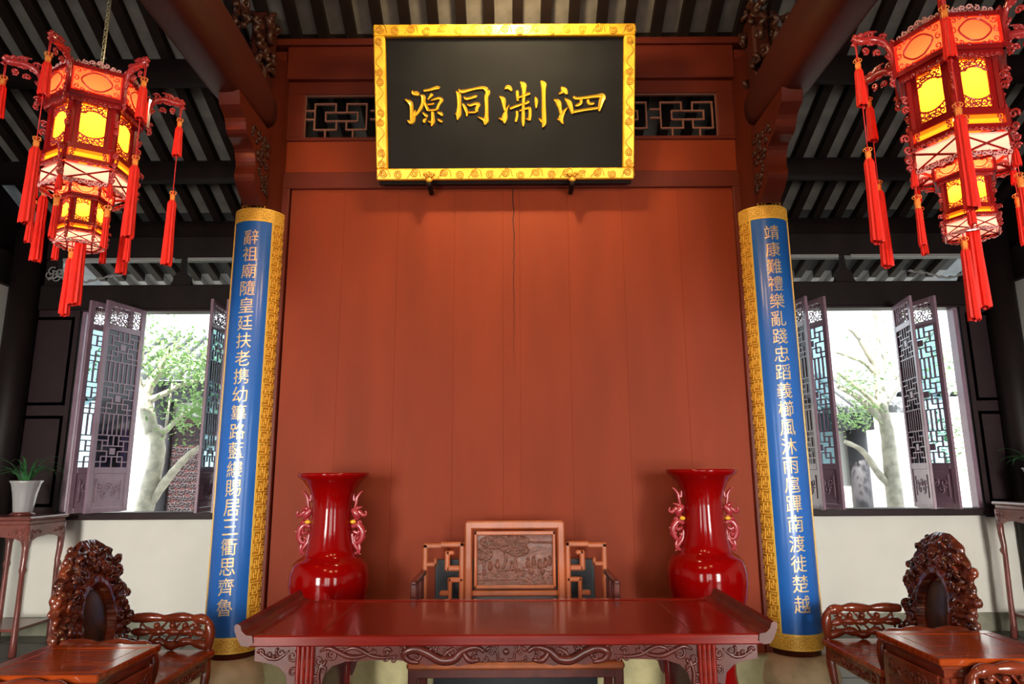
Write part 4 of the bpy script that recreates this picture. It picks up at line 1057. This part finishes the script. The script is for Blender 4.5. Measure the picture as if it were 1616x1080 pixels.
def make_lantern(label, loc, rz):
    """origin at the top of the crown; hexagon faces are perpendicular to k*60 deg, corners at 30+k*60"""
    t = thing('palace_lantern', label, 'lantern', loc, rz, 'palace lanterns')
    def tier(sc, z0, tag_, full=True):
        cr_, bo, ba = .30 * sc, .262 * sc, .285 * sc       # corner radii
        Z = lambda z: z0 + z * sc
        fr = MB(); lc = MB(); lc2 = MB()
        def post(ra, za, rb, zb2, th=.014):
            for k in range(6):
                a = pi / 6 + k * pi / 3
                fr.tube([(ra * cos(a), ra * sin(a), Z(za)), (rb * cos(a), rb * sin(a), Z(zb2))], th * sc * 1.3, 6, smooth=False)
        def ring(r, za, zb2, dr=.016):
            for k in range(6):
                a = pi / 6 + k * pi / 3; b_ = a + pi / 3
                p = [Vector((r * cos(a), r * sin(a), 0)), Vector((r * cos(b_), r * sin(b_), 0))]; q = [x * (1 - dr * sc / r * 1.15) for x in p]
                v = [(*x.xy, Z(za)) for x in (p[0], p[1], q[1], q[0])] + [(*x.xy, Z(zb2)) for x in (p[0], p[1], q[1], q[0])]
                fr.add(v, [(3, 2, 1, 0), (4, 5, 6, 7), (0, 1, 5, 4), (1, 2, 6, 5), (2, 3, 7, 6), (3, 0, 4, 7)])
        # crown: flares outwards at the top a little
        CT, CB = -.015, -.25
        post(cr_ * 1.12, CT, cr_ * 1.12, CB, .016)
        ring(cr_ * 1.14, CT - .03, CT, .04); ring(cr_ * 1.14, CB, CB + .03, .04); ring(cr_ * 1.06, CB - .035, CB, .05)
        # body
        BT, BB = CB - .03, CB - .345
        post(bo, BT, bo, BB, .017); ring(bo * 1.02, BB, BB + .02)
        for k in range(6):    # stiles that narrow the panel
            for s_ in (-1, 1):
                a = k * pi / 3; ap = bo * cos(pi / 6); n_ = Vector((cos(a), sin(a))); tt = Vector((-sin(a), cos(a)))
                c_ = n_ * ap * .985 + tt * s_ * bo * .375
                u = tt * .022 * sc; w2 = n_ * .008 * sc
                v = [(*(c_ - u - w2), Z(BB)), (*(c_ + u - w2), Z(BB)), (*(c_ + u + w2), Z(BB)), (*(c_ - u + w2), Z(BB)), (*(c_ - u - w2), Z(BT)), (*(c_ + u - w2), Z(BT)), (*(c_ + u + w2), Z(BT)), (*(c_ - u + w2), Z(BT))]
                fr.add(v, [(3, 2, 1, 0), (4, 5, 6, 7), (0, 1, 5, 4), (1, 2, 6, 5), (2, 3, 7, 6), (3, 0, 4, 7)])
        # lower band
        DT, DB = BB - .01, BB - .125
        post(ba, DT, ba, DB, .014); ring(ba * 1.04, DT - .028, DT, .03); ring(ba * 1.04, DB, DB + .03, .03)
        # skirt
        ST, SB = DB - .02, DB - .155
        ring(ba * 1.06, SB, SB + .012, .012); post(ba * .95, ST, ba * 1.06, SB, .007)
        for k in range(6):   # crossed struts below
            a = pi / 6 + k * pi / 3; b_ = a + 2 * pi / 3
            fr.tube([(ba * cos(a), ba * sin(a), Z(SB + .02)), (ba * cos(b_), ba * sin(b_), Z(SB + .02))], .010 * sc, 4, smooth=False)
        # panels and their carved filigree
        def panel(k, r, za, zb2, wfrac, m, nm, curl_r, oval=None, lace=lc, out=.006, corner=True):
            a = k * pi / 3; ap = r * cos(pi / 6); hw_ = r * .5 * wfrac
            n_ = Vector((cos(a), sin(a), 0)); tt = Vector((-sin(a), cos(a), 0))
            def Pt(u, z, d=0): 
                p = n_ * (ap + d) + tt * u; return (p.x, p.y, Z(z))
            if m:
                MB().add([Pt(-hw_, za), Pt(hw_, za), Pt(hw_, zb2), Pt(-hw_, zb2)], [(0, 1, 2, 3)]).obj(nm, m, t)
            return Pt, hw_
        for k in range(6):
            Pt, hw_ = panel(k, cr_ * 1.10, CB + .03, CT - .03, .86, M['lampred'], 'crown_panel', .02)
            n_ = 22; el = []
            for i in range(n_):
                an = 2 * pi * i / n_; el.append(Pt(hw_ * .62 * cos(an) * (1 + .08 * cos(4 * an)), (CT + CB) / 2 + .068 * sin(an), .012 * sc))
            lc.tube(el, .006 * sc, 5, closed=True)
            zc_ = (CT + CB) / 2
            for sx in (-1, 1):
                for (du, dz, rr) in ((.82, .06, .022), (.82, -.06, .022), (.90, 0, .022), (.60, .078, .016), (.60, -.078, .016), (.3, .085, .012), (.3, -.085, .012)):
                    lc.tube([Pt(x, z, .010 * sc) for x, z in spiral(sx * hw_ * du, zc_ + dz, rr, 1.1, du * 9 + dz * 40, sx, 8)], .0042 * sc, 4)
            Pt, hw_ = panel(k, bo * .99, BB + .02, BT, .60, M['lampyellow'], 'body_panel', .02)
            for zz, dr in ((BT - .035, -1), (BB + .05, 1)):
                for i in range(5):
                    u = -hw_ + hw_ * 2 * (i + .5) / 5
                    lc.tube([Pt(x, z, .010 * sc) for x, z in spiral(u, zz + dr * (-.0 + .02 * (abs(i - 2) - 1)), .024, 1.2, i * 1.7, 1 if i % 2 else -1, 8)], .0048 * sc, 4)
                    lc.tube([Pt(x, z, .010 * sc) for x, z in spiral(u, zz - dr * .012, .02, 1.1, i * 2.7, 1 if i % 2 else -1, 8)], .0048 * sc, 4)
                arch = [Pt(hw_ * q, zz + dr * (.012 + .03 * abs(q) ** 2 - .0), .011 * sc) for q in [-1 + .2 * j for j in range(11)]]
                lc.tube(arch, .006 * sc, 4)
            Pt, hw_ = panel(k, ba * 1.0, DB + .03, DT - .028, .82, M['lampyellow'], 'band_panel', .02)
            for sx in (-1, 1):
                for dz in (-.014, .014):
                    lc.tube([Pt(x, z, .010 * sc) for x, z in spiral(sx * hw_ * .82, (DT + DB) / 2 + dz, .016, 1.1, dz * 100, sx, 7)], .005 * sc, 4)
            # skirt glass and lace
            Pt, hw_ = panel(k, ba * .99, SB + .03, ST, .94, M['lampwhite'], 'skirt_panel', .02)
            for i in range(9):
                u = -hw_ + 2 * hw_ * (i + .5) / 9
                lc2.tube([Pt(x, z, .018 * sc) for x, z in spiral(u, SB + .006 - .008 * (i % 2), .018, 1.1, i * 2, 1 if i % 2 else -1, 7)], .0052 * sc, 4)
                lc.tube([Pt(x, z, .03 * sc) for x, z in spiral(u, DB - .012, .014, 1.0, i * 2, 1 if i % 2 else -1, 6)], .0046 * sc, 4)
                lc.tube([Pt(x * 1.1, z, .03 * sc) for x, z in spiral(u, CB - .028, .016, 1.0, i * 2, 1 if i % 2 else -1, 6)], .0046 * sc, 4)
            for i in range(7):      # cresting on the crown, curls down the corner
                u = -hw_ + 2 * hw_ * (i + .5) / 7
                lc2.tube([Pt(x * 1.1, z, .03 * sc) for x, z in spiral(u, .006 + .022 * (1 - abs(i - 3) / 3), .020, 1.2, i * 2, 1 if i % 2 else -1, 8)], .0055 * sc, 4)
                lc2.tube([Pt(x, z, -.01 * sc) for x, z in spiral(u, .012 + .034 * (1 - abs(i - 3) / 3), .020, 1.2, i, 1 if i % 2 else -1, 8)], .0055 * sc, 4)
            Pt, hw_ = panel(k, ba, 0, 0, 1, None, '', 0)
            for d_ in (-1, 1):
                fr.tube([Pt(d_ * -hw_, SB + .01, .004), Pt(d_ * hw_, ST - .01, .004)], .007 * sc, 4, smooth=False)
            # side scrolls on the corners
            a = pi / 6 + k * pi / 3; ca = Vector((cos(a), sin(a)))
            for (rr, zz, r0) in ((bo + .035 * sc, BT - .12, .030), (bo + .03 * sc, BT - .18, .028), (ba + .035 * sc, DB + .07, .032), (ba + .03 * sc, DB + .0, .028), (ba + .035 * sc, DB - .07, .026), (ba + .03 * sc, DB - .12, .02)):
                lc.tube([(*(ca * x), Z(0) + z) for x, z in spiral(rr, zz * sc, r0 * sc, 1.3, zz * 30, 1, 10)], .0085 * sc, 5)
        fr.obj('frame' if full else 'lower_frame', M['lanternwood'], t)
        o = lc.obj('carved_lace' if full else 'lower_carved_lace', M['lanternlace'], t); o['kind'] = 'stuff'
        o = lc2.obj('skirt_lace' if full else 'lower_skirt_lace', M['pinklace'], t); o['kind'] = 'stuff'
        return cr_, SB
    cr_, SB = tier(1.0, 0, 'upper')
    z2 = -.80; s2 = .53
    tier(s2, z2, 'lower', False)
    MB().lathe([(.012, z2 - .02), (.012, .02)], 8).obj('spindle', M['lanternwood'], t)
    # dragon-head arms on the crown corners
    arm = MB()
    r0 = cr_ * 1.12
    for i, (dx, dz) in enumerate(((.0, -.10), (.0, -.02), (.05, .03), (.12, .055), (.19, .05))):
        arm.tube([(r0 + dx + x, 0, dz + z) for x, z in spiral(0, 0, .035 - .003 * i, 1.2, i * 1.4, 1 if i % 2 else -1, 9)], .010, 6)
    arm.tube(smooth_path([(r0, 0, -.20), (r0 + .01, 0, -.08), (r0 + .05, 0, -.005), (r0 + .12, 0, .02), (r0 + .20, 0, .012), (r0 + .245, 0, .035)], 5), [.018] * 10 + [.024] * 8 + [.026] * 4 + [.018] * 4, 8)
    for i in range(9):
        u = i / 8; bx = r0 + .02 + .20 * u; bz = -.03 + .05 * u - .07 * (i % 3 == 0) + .01
        arm.tube([(bx + x, .0, bz + z) for x, z in spiral(0, 0, .026, 1.3, i * 1.9, 1 if i % 2 else -1, 9)], .0085, 5)
    for a0 in (0, .7, 1.4): arm.tube(smooth_path([(r0 + .19, 0, .03), (r0 + .15, 0, .06 + .01 * a0), (r0 + .11 - .02 * a0, 0, .075)], 4), .006, 5)
    arm.tube([(r0 + .23, 0, .01), (r0 + .25, 0, -.012), (r0 + .225, 0, -.02)], .009, 6)
    arm.ball((r0 + .225, .0, .045), .017, 8)
    for q in range(3): arm.tube([(r0 + .01 + x, 0, -.22 - .03 * q + z) for x, z in spiral(.01, 0, .022, 1.2, q * 2, 1, 8)], .008, 5)
    am = arm.mesh('dragon_arm', M['lanternlace'])
    ts = tassel_mesh(.25, .026).mesh('upper_tassel', M['tassel']); tl = tassel_mesh(.52, .030).mesh('tassel', M['tassel'])
    kn = MB(); kn.lathe([(.0, .0), (.016, -.004), (.019, -.02), (.016, -.045), (.019, -.05), (.016, -.062)], 10)
    for q in range(3):
        aa = q * pi / 3
        kn.tube([(cos(aa) * x, sin(aa) * x, z) for x, z in [(.026 * cos(b), .012 + .014 * sin(b)) for b in [2 * pi * i / 10 for i in range(11)]]], .003, 4)
    km = kn.mesh('knot', M['bead'])
    rt = r0 + .225
    for k in range(6):
        a = pi / 6 + k * pi / 3
        mk(am, 'dragon_arm', t, (0, 0, 0), a)
        px, py = rt * cos(a), rt * sin(a)
        jig = ((k * 37) % 7 - 3) * .006
        cd = MB(); cd.tube([(px - .006, py, .02), (px - .004, py, -.12)], .0028, 5); cd.tube([(px + .006, py, .02), (px + .004, py, -.12)], .0028, 5)
        cd.tube([(px, py, -.12), (px, py, -.74 + jig)], .0036, 5); cd.ball((px, py, -.715 + jig), .012, 8); cd.obj('tassel_cord', M['cord'], t)
        mk(km, 'knot', t, (px, py, -.13)); mk(ts, 'upper_tassel', t, (px, py, -.17))
        mk(km, 'knot', t, (px, py, -.725 + jig)); mk(tl, 'tassel', t, (px, py, -.77 + jig))
    # lower tassels
    t2 = tassel_mesh(.24, .017).mesh('small_tassel', M['tassel']); r2 = .30 * s2 * 1.12 + .12
    arm2 = MB()
    for i in range(3): arm2.tube([(r2 - .12 + .05 * i + x, 0, z2 - .02 + z) for x, z in spiral(0, 0, .024, 1.2, i * 1.4, 1, 8)], .007, 5)
    arm2.tube([(r2 - .13, 0, z2 - .05), (r2 - .05, 0, z2 - .01), (r2, 0, z2 - .015)], .010, 6)
    a2 = arm2.mesh('small_arm', M['lanternlace']); t3 = tassel_mesh(.10, .016).mesh('small_upper_tassel', M['tassel'])
    for k in range(6):
        a = pi / 6 + k * pi / 3
        mk(a2, 'small_arm', t, (0, 0, 0), a); px, py = r2 * cos(a), r2 * sin(a); jig = ((k * 23) % 5 - 2) * .01
        MB().tube([(px, py, z2 - .01), (px, py, z2 - .26 + jig)], .003, 5).obj('tassel_cord', M['cord'], t)
        mk(t3, 'small_upper_tassel', t, (px, py, z2 - .05)); mk(km, 'knot', t, (px, py, z2 - .22 + jig)); mk(t2, 'small_tassel', t, (px, py, z2 - .26 + jig))
    # big middle tassels
    tb_ = tassel_mesh(.52, .034).mesh('middle_tassel', M['tassel']); tb2 = tassel_mesh(.42, .026).mesh('middle_tassel', M['tassel'])
    zlow = z2 - .62 * s2 - .05
    MB().tube([(0.01, 0, z2 - .3), (0.01, 0, zlow)], .004, 5).obj('tassel_cord', M['cord'], t)
    mk(km, 'knot', t, (.01, 0, zlow + .05)); mk(tb_, 'middle_tassel', t, (.01, 0, zlow + .01))
    mk(km, 'knot', t, (-.06, .02, zlow - .12)); mk(tb2, 'middle_tassel', t, (-.06, .02, zlow - .16))
    MB().tube([(-.06, .02, z2 - .3), (-.06, .02, zlow - .13)], .004, 5).obj('tassel_cord', M['cord'], t)
    # bulbs
    for z, r in ((-.42, .032), (z2 - .22, .02)):
        MB().ball((0, 0, z), r, 14, (1, 1, 1.2)).obj('bulb', M['bulb'], t)
    MB().lathe([(.30, -.03), (.0, -.02)], 6, a0=pi / 6, a1=pi / 6 + 2 * pi, smooth=False).obj('lid', M['lanternwood'], t)
    # suspension chain
    ch = MB(); z = .03; k = 0
    while z < 1.25:
        ln_ = .028
        ch.tube([((.011 * cos(a)) * (1 if k % 2 else 0), (.011 * cos(a)) * (0 if k % 2 else 1), z + ln_ * (.5 + .62 * sin(a))) for a in [2 * pi * i / 10 for i in range(10)]], .0035, 5, closed=True)
        z += ln_; k += 1
    ch.tube([(.012, 0, .0), (.014, .004, .6), (.010, 0, 1.25)], .004, 6); ch.obj('chain', M['chain'], t)
    for z, p, r in ((-.42, 34, .04), (z2 - .22, 11, .025)):
        d = bpy.data.lights.new('lantern_light', 'POINT'); d.energy = p; d.color = (1, .66, .30); d.shadow_soft_size = r
        o = bpy.data.objects.new('lantern_light', d); C.objects.link(o); o.parent = t; o.location = (0, 0, z + .06)
    return t
pL = at(158, 132, 3.62); pR = at(1493, 66, 3.14)
lanA = make_lantern('smaller-looking lit red palace lantern turned with one full face to the viewer', (pL.x, pL.y, pL.z), R(2))
lb = dup(lanA, (pR.x, pR.y, pR.z), R(26), 'larger-looking lit red palace lantern turned with a corner to the viewer')
lanA.scale = (.79, .79, .79); lb.scale = (.80, .80, .85)
for o in (lanA, lb): o.rotation_euler.x = 0

# ------------------------------------------------------------------ courtyard behind the windows
struct(MB().box(-14, 14, 7.4, 18, -.2, -.05).obj('courtyard_ground', M['court']))
ow = struct(MB().box(-14, 14, 12.6, 12.9, -.1, 2.9).obj('courtyard_wall', M['outwall']))
for i in range(90):
    if i == 0:
        cap = MB(); cap.lathe([(.09, 0), (.09, .5)], 10, a0=0, a1=pi, mx=Matrix.Rotation(pi / 2, 4, 'X')); cm = cap.mesh('cap_tile', M['rooftile'])
    o = bpy.data.objects.new('cap_tile', cm); C.objects.link(o); o.parent = ow; o.location = (-11 + i * .25, 13.0, 2.9)
def pavilion(x0, x1, y, label, red, zs=1.0):
    t = thing('side_building', label, 'building', ((x0 + x1) / 2, y, 0)); cx = (x0 + x1) / 2; h = (x1 - x0) / 2
    MB().box(-h, h, .0, .2, 0, 3.1).obj('wall', M['outwall'], t)
    for X in (-h + .15, h - .15): MB().lathe([(.15, -.05), (.15, 3.1)], 16, (X, -.12)).obj('post', M['outdark'], t)
    MB().box(-h - .1, h + .1, -.25, -.02, 2.75, 3.1, .01).obj('beam', M['outdark'], t)
    MB().prism([(-.7, 3.05), (.6, 3.9), (.6, 4.0), (-.7, 3.15)], -h - .5, h + .5, 'yz').obj('roof', M['rooftile'], t)
    n_ = int((2 * h + 1) / .26)
    tm = MB(); tm.tube([(0, -.76, 3.14), (0, .6, 4.03)], .075, 10); me = tm.mesh('roof_tile', M['rooftile'])
    for i in range(n_): o = bpy.data.objects.new('roof_tile', me); C.objects.link(o); o.parent = t; o.location.x = -h - .4 + i * .26
    t.scale.z = zs
    d = MB(); d.box(-.27 + red, .27 + red, -.06, -.01, 0, 2.5, .01); dd = d.obj('door', M['outred'], t)
    l = MB(); rng = random.Random(2)
    for i in range(7):
        for j in range(22): l.tube([(x, -.065, z) for x, z in spiral(red - .21 + i * .07, .25 + j * .1, .05, 1.1, rng.random() * 6, rng.choice((1, -1)), 7)], .010, 4)
    l.obj('door_carving', M['outdark'], dd)
pavilion(-6.1, -3.5, 11.6, 'white courtyard building with carved red door seen through the window behind the smaller-looking lantern', -.74)
pv = pavilion(3.3, 5.87, 11.4, 'tile-roofed courtyard building seen through the window behind the larger-looking lantern', -.5, .80)
def tree(label, base, limbs, seed, foliage):
    t = thing('courtyard_tree', label, 'tree', base, 0)
    B = Vector(base)
    for i, (pts, r0, r1) in enumerate(limbs):
        q = smooth_path([p - B for p in pts], 5); m2 = len(q)
        MB().tube(q, [r0 + (r1 - r0) * k / (m2 - 1) + .004 * sin(k * 2.1 + i) for k in range(m2)], 10).obj('trunk' if i == 0 else 'branch', M['bark'], t)
    rng = random.Random(seed); v = []; f = []
    for (c, rad, cnt) in foliage:
        for k in range(cnt):
            d = Vector((rng.gauss(0, 1), rng.gauss(0, 1), rng.gauss(0, .8))) * rad * .5
            p = c - B + d; L_ = rng.uniform(.05, .10)
            a = Vector((rng.gauss(0, 1), rng.gauss(0, 1), rng.gauss(-.4, .7))).normalized(); b = a.orthogonal().normalized()
            o = len(v)
            v += [tuple(p), tuple(p + a * L_ * .5 + b * L_ * .2), tuple(p + a * L_), tuple(p + a * L_ * .5 - b * L_ * .2)]; f.append((o, o + 1, o + 2, o + 3))
    mb = MB(); mb.add(v, f, False); o = mb.obj('foliage', M['treeleaf'], t); o['kind'] = 'stuff'
A = lambda x, y, D=9.6: at(x, y, D)
ground = A(228, 800); base = Vector((ground.x - .25, 9.6, 0))
tree('pale-barked forked tree outside the window behind the smaller-looking lantern', base,
     [([base, Vector((ground.x - .1, 9.6, .6)), A(228, 795), A(243, 735), A(248, 700), A(240, 672)], .14, .09),
      ([A(240, 680), A(228, 640), A(213, 590), A(220, 560), A(224, 520), A(232, 470)], .10, .03), ([A(240, 675), A(232, 630), A(235, 610), A(250, 585), A(262, 560), A(285, 540)], .08, .03),
      ([A(244, 690), A(262, 676), A(285, 655), A(310, 640)], .05, .02), ([A(232, 630), A(260, 618), A(285, 605), A(315, 598)], .05, .02),
      ([A(236, 790), A(262, 755), A(285, 728), A(308, 708), A(345, 695)], .07, .035), ([A(228, 605), A(240, 590), A(258, 572)], .04, .02), ([A(258, 690), A(266, 640), A(272, 600)], .02, .012)], 3,
     [(A(285, 570, 9.4), .55, 420), (A(255, 565, 9.8), .4, 260), (A(310, 585, 9.4), .4, 260), (A(300, 650, 9.3), .38, 330), (A(320, 640, 9.3), .3, 200), (A(240, 520, 10), .5, 200), (A(350, 560), .6, 300), (A(120, 560), .5, 200)])
gr = A(1412, 800); base = Vector((gr.x, 9.6, 0))
tree('pale-barked many-armed tree outside the window behind the larger-looking lantern', base,
     [([base, A(1412, 800), A(1405, 740), A(1400, 690), A(1392, 650), A(1388, 600), A(1390, 540), A(1382, 480)], .12, .05),
      ([A(1396, 672), A(1375, 650), A(1350, 628), A(1322, 612)], .06, .035), ([A(1394, 655), A(1372, 630), A(1345, 608), A(1322, 590)], .05, .03), ([A(1388, 600), A(1365, 575), A(1340, 565), A(1320, 558)], .05, .025),
      ([A(1388, 590), A(1370, 560), A(1355, 535), A(1340, 520)], .06, .03), ([A(1412, 780), A(1385, 750), A(1360, 715), A(1332, 700)], .055, .03), ([A(1390, 560), A(1400, 520), A(1412, 490)], .04, .02), ([A(1395, 640), A(1420, 600), A(1440, 560), A(1480, 520)], .06, .03)], 8,
     [(A(1345, 600, 9.4), .3, 220), (A(1340, 665, 9.3), .22, 130), (A(1370, 545, 9.9), .4, 160), (A(1400, 580, 9.9), .5, 260), (A(1500, 580, 9.4), .5, 420), (A(1500, 690, 9.4), .4, 260), (A(1420, 520, 10), .5, 200), (A(1360, 650, 9.6), .3, 140)])
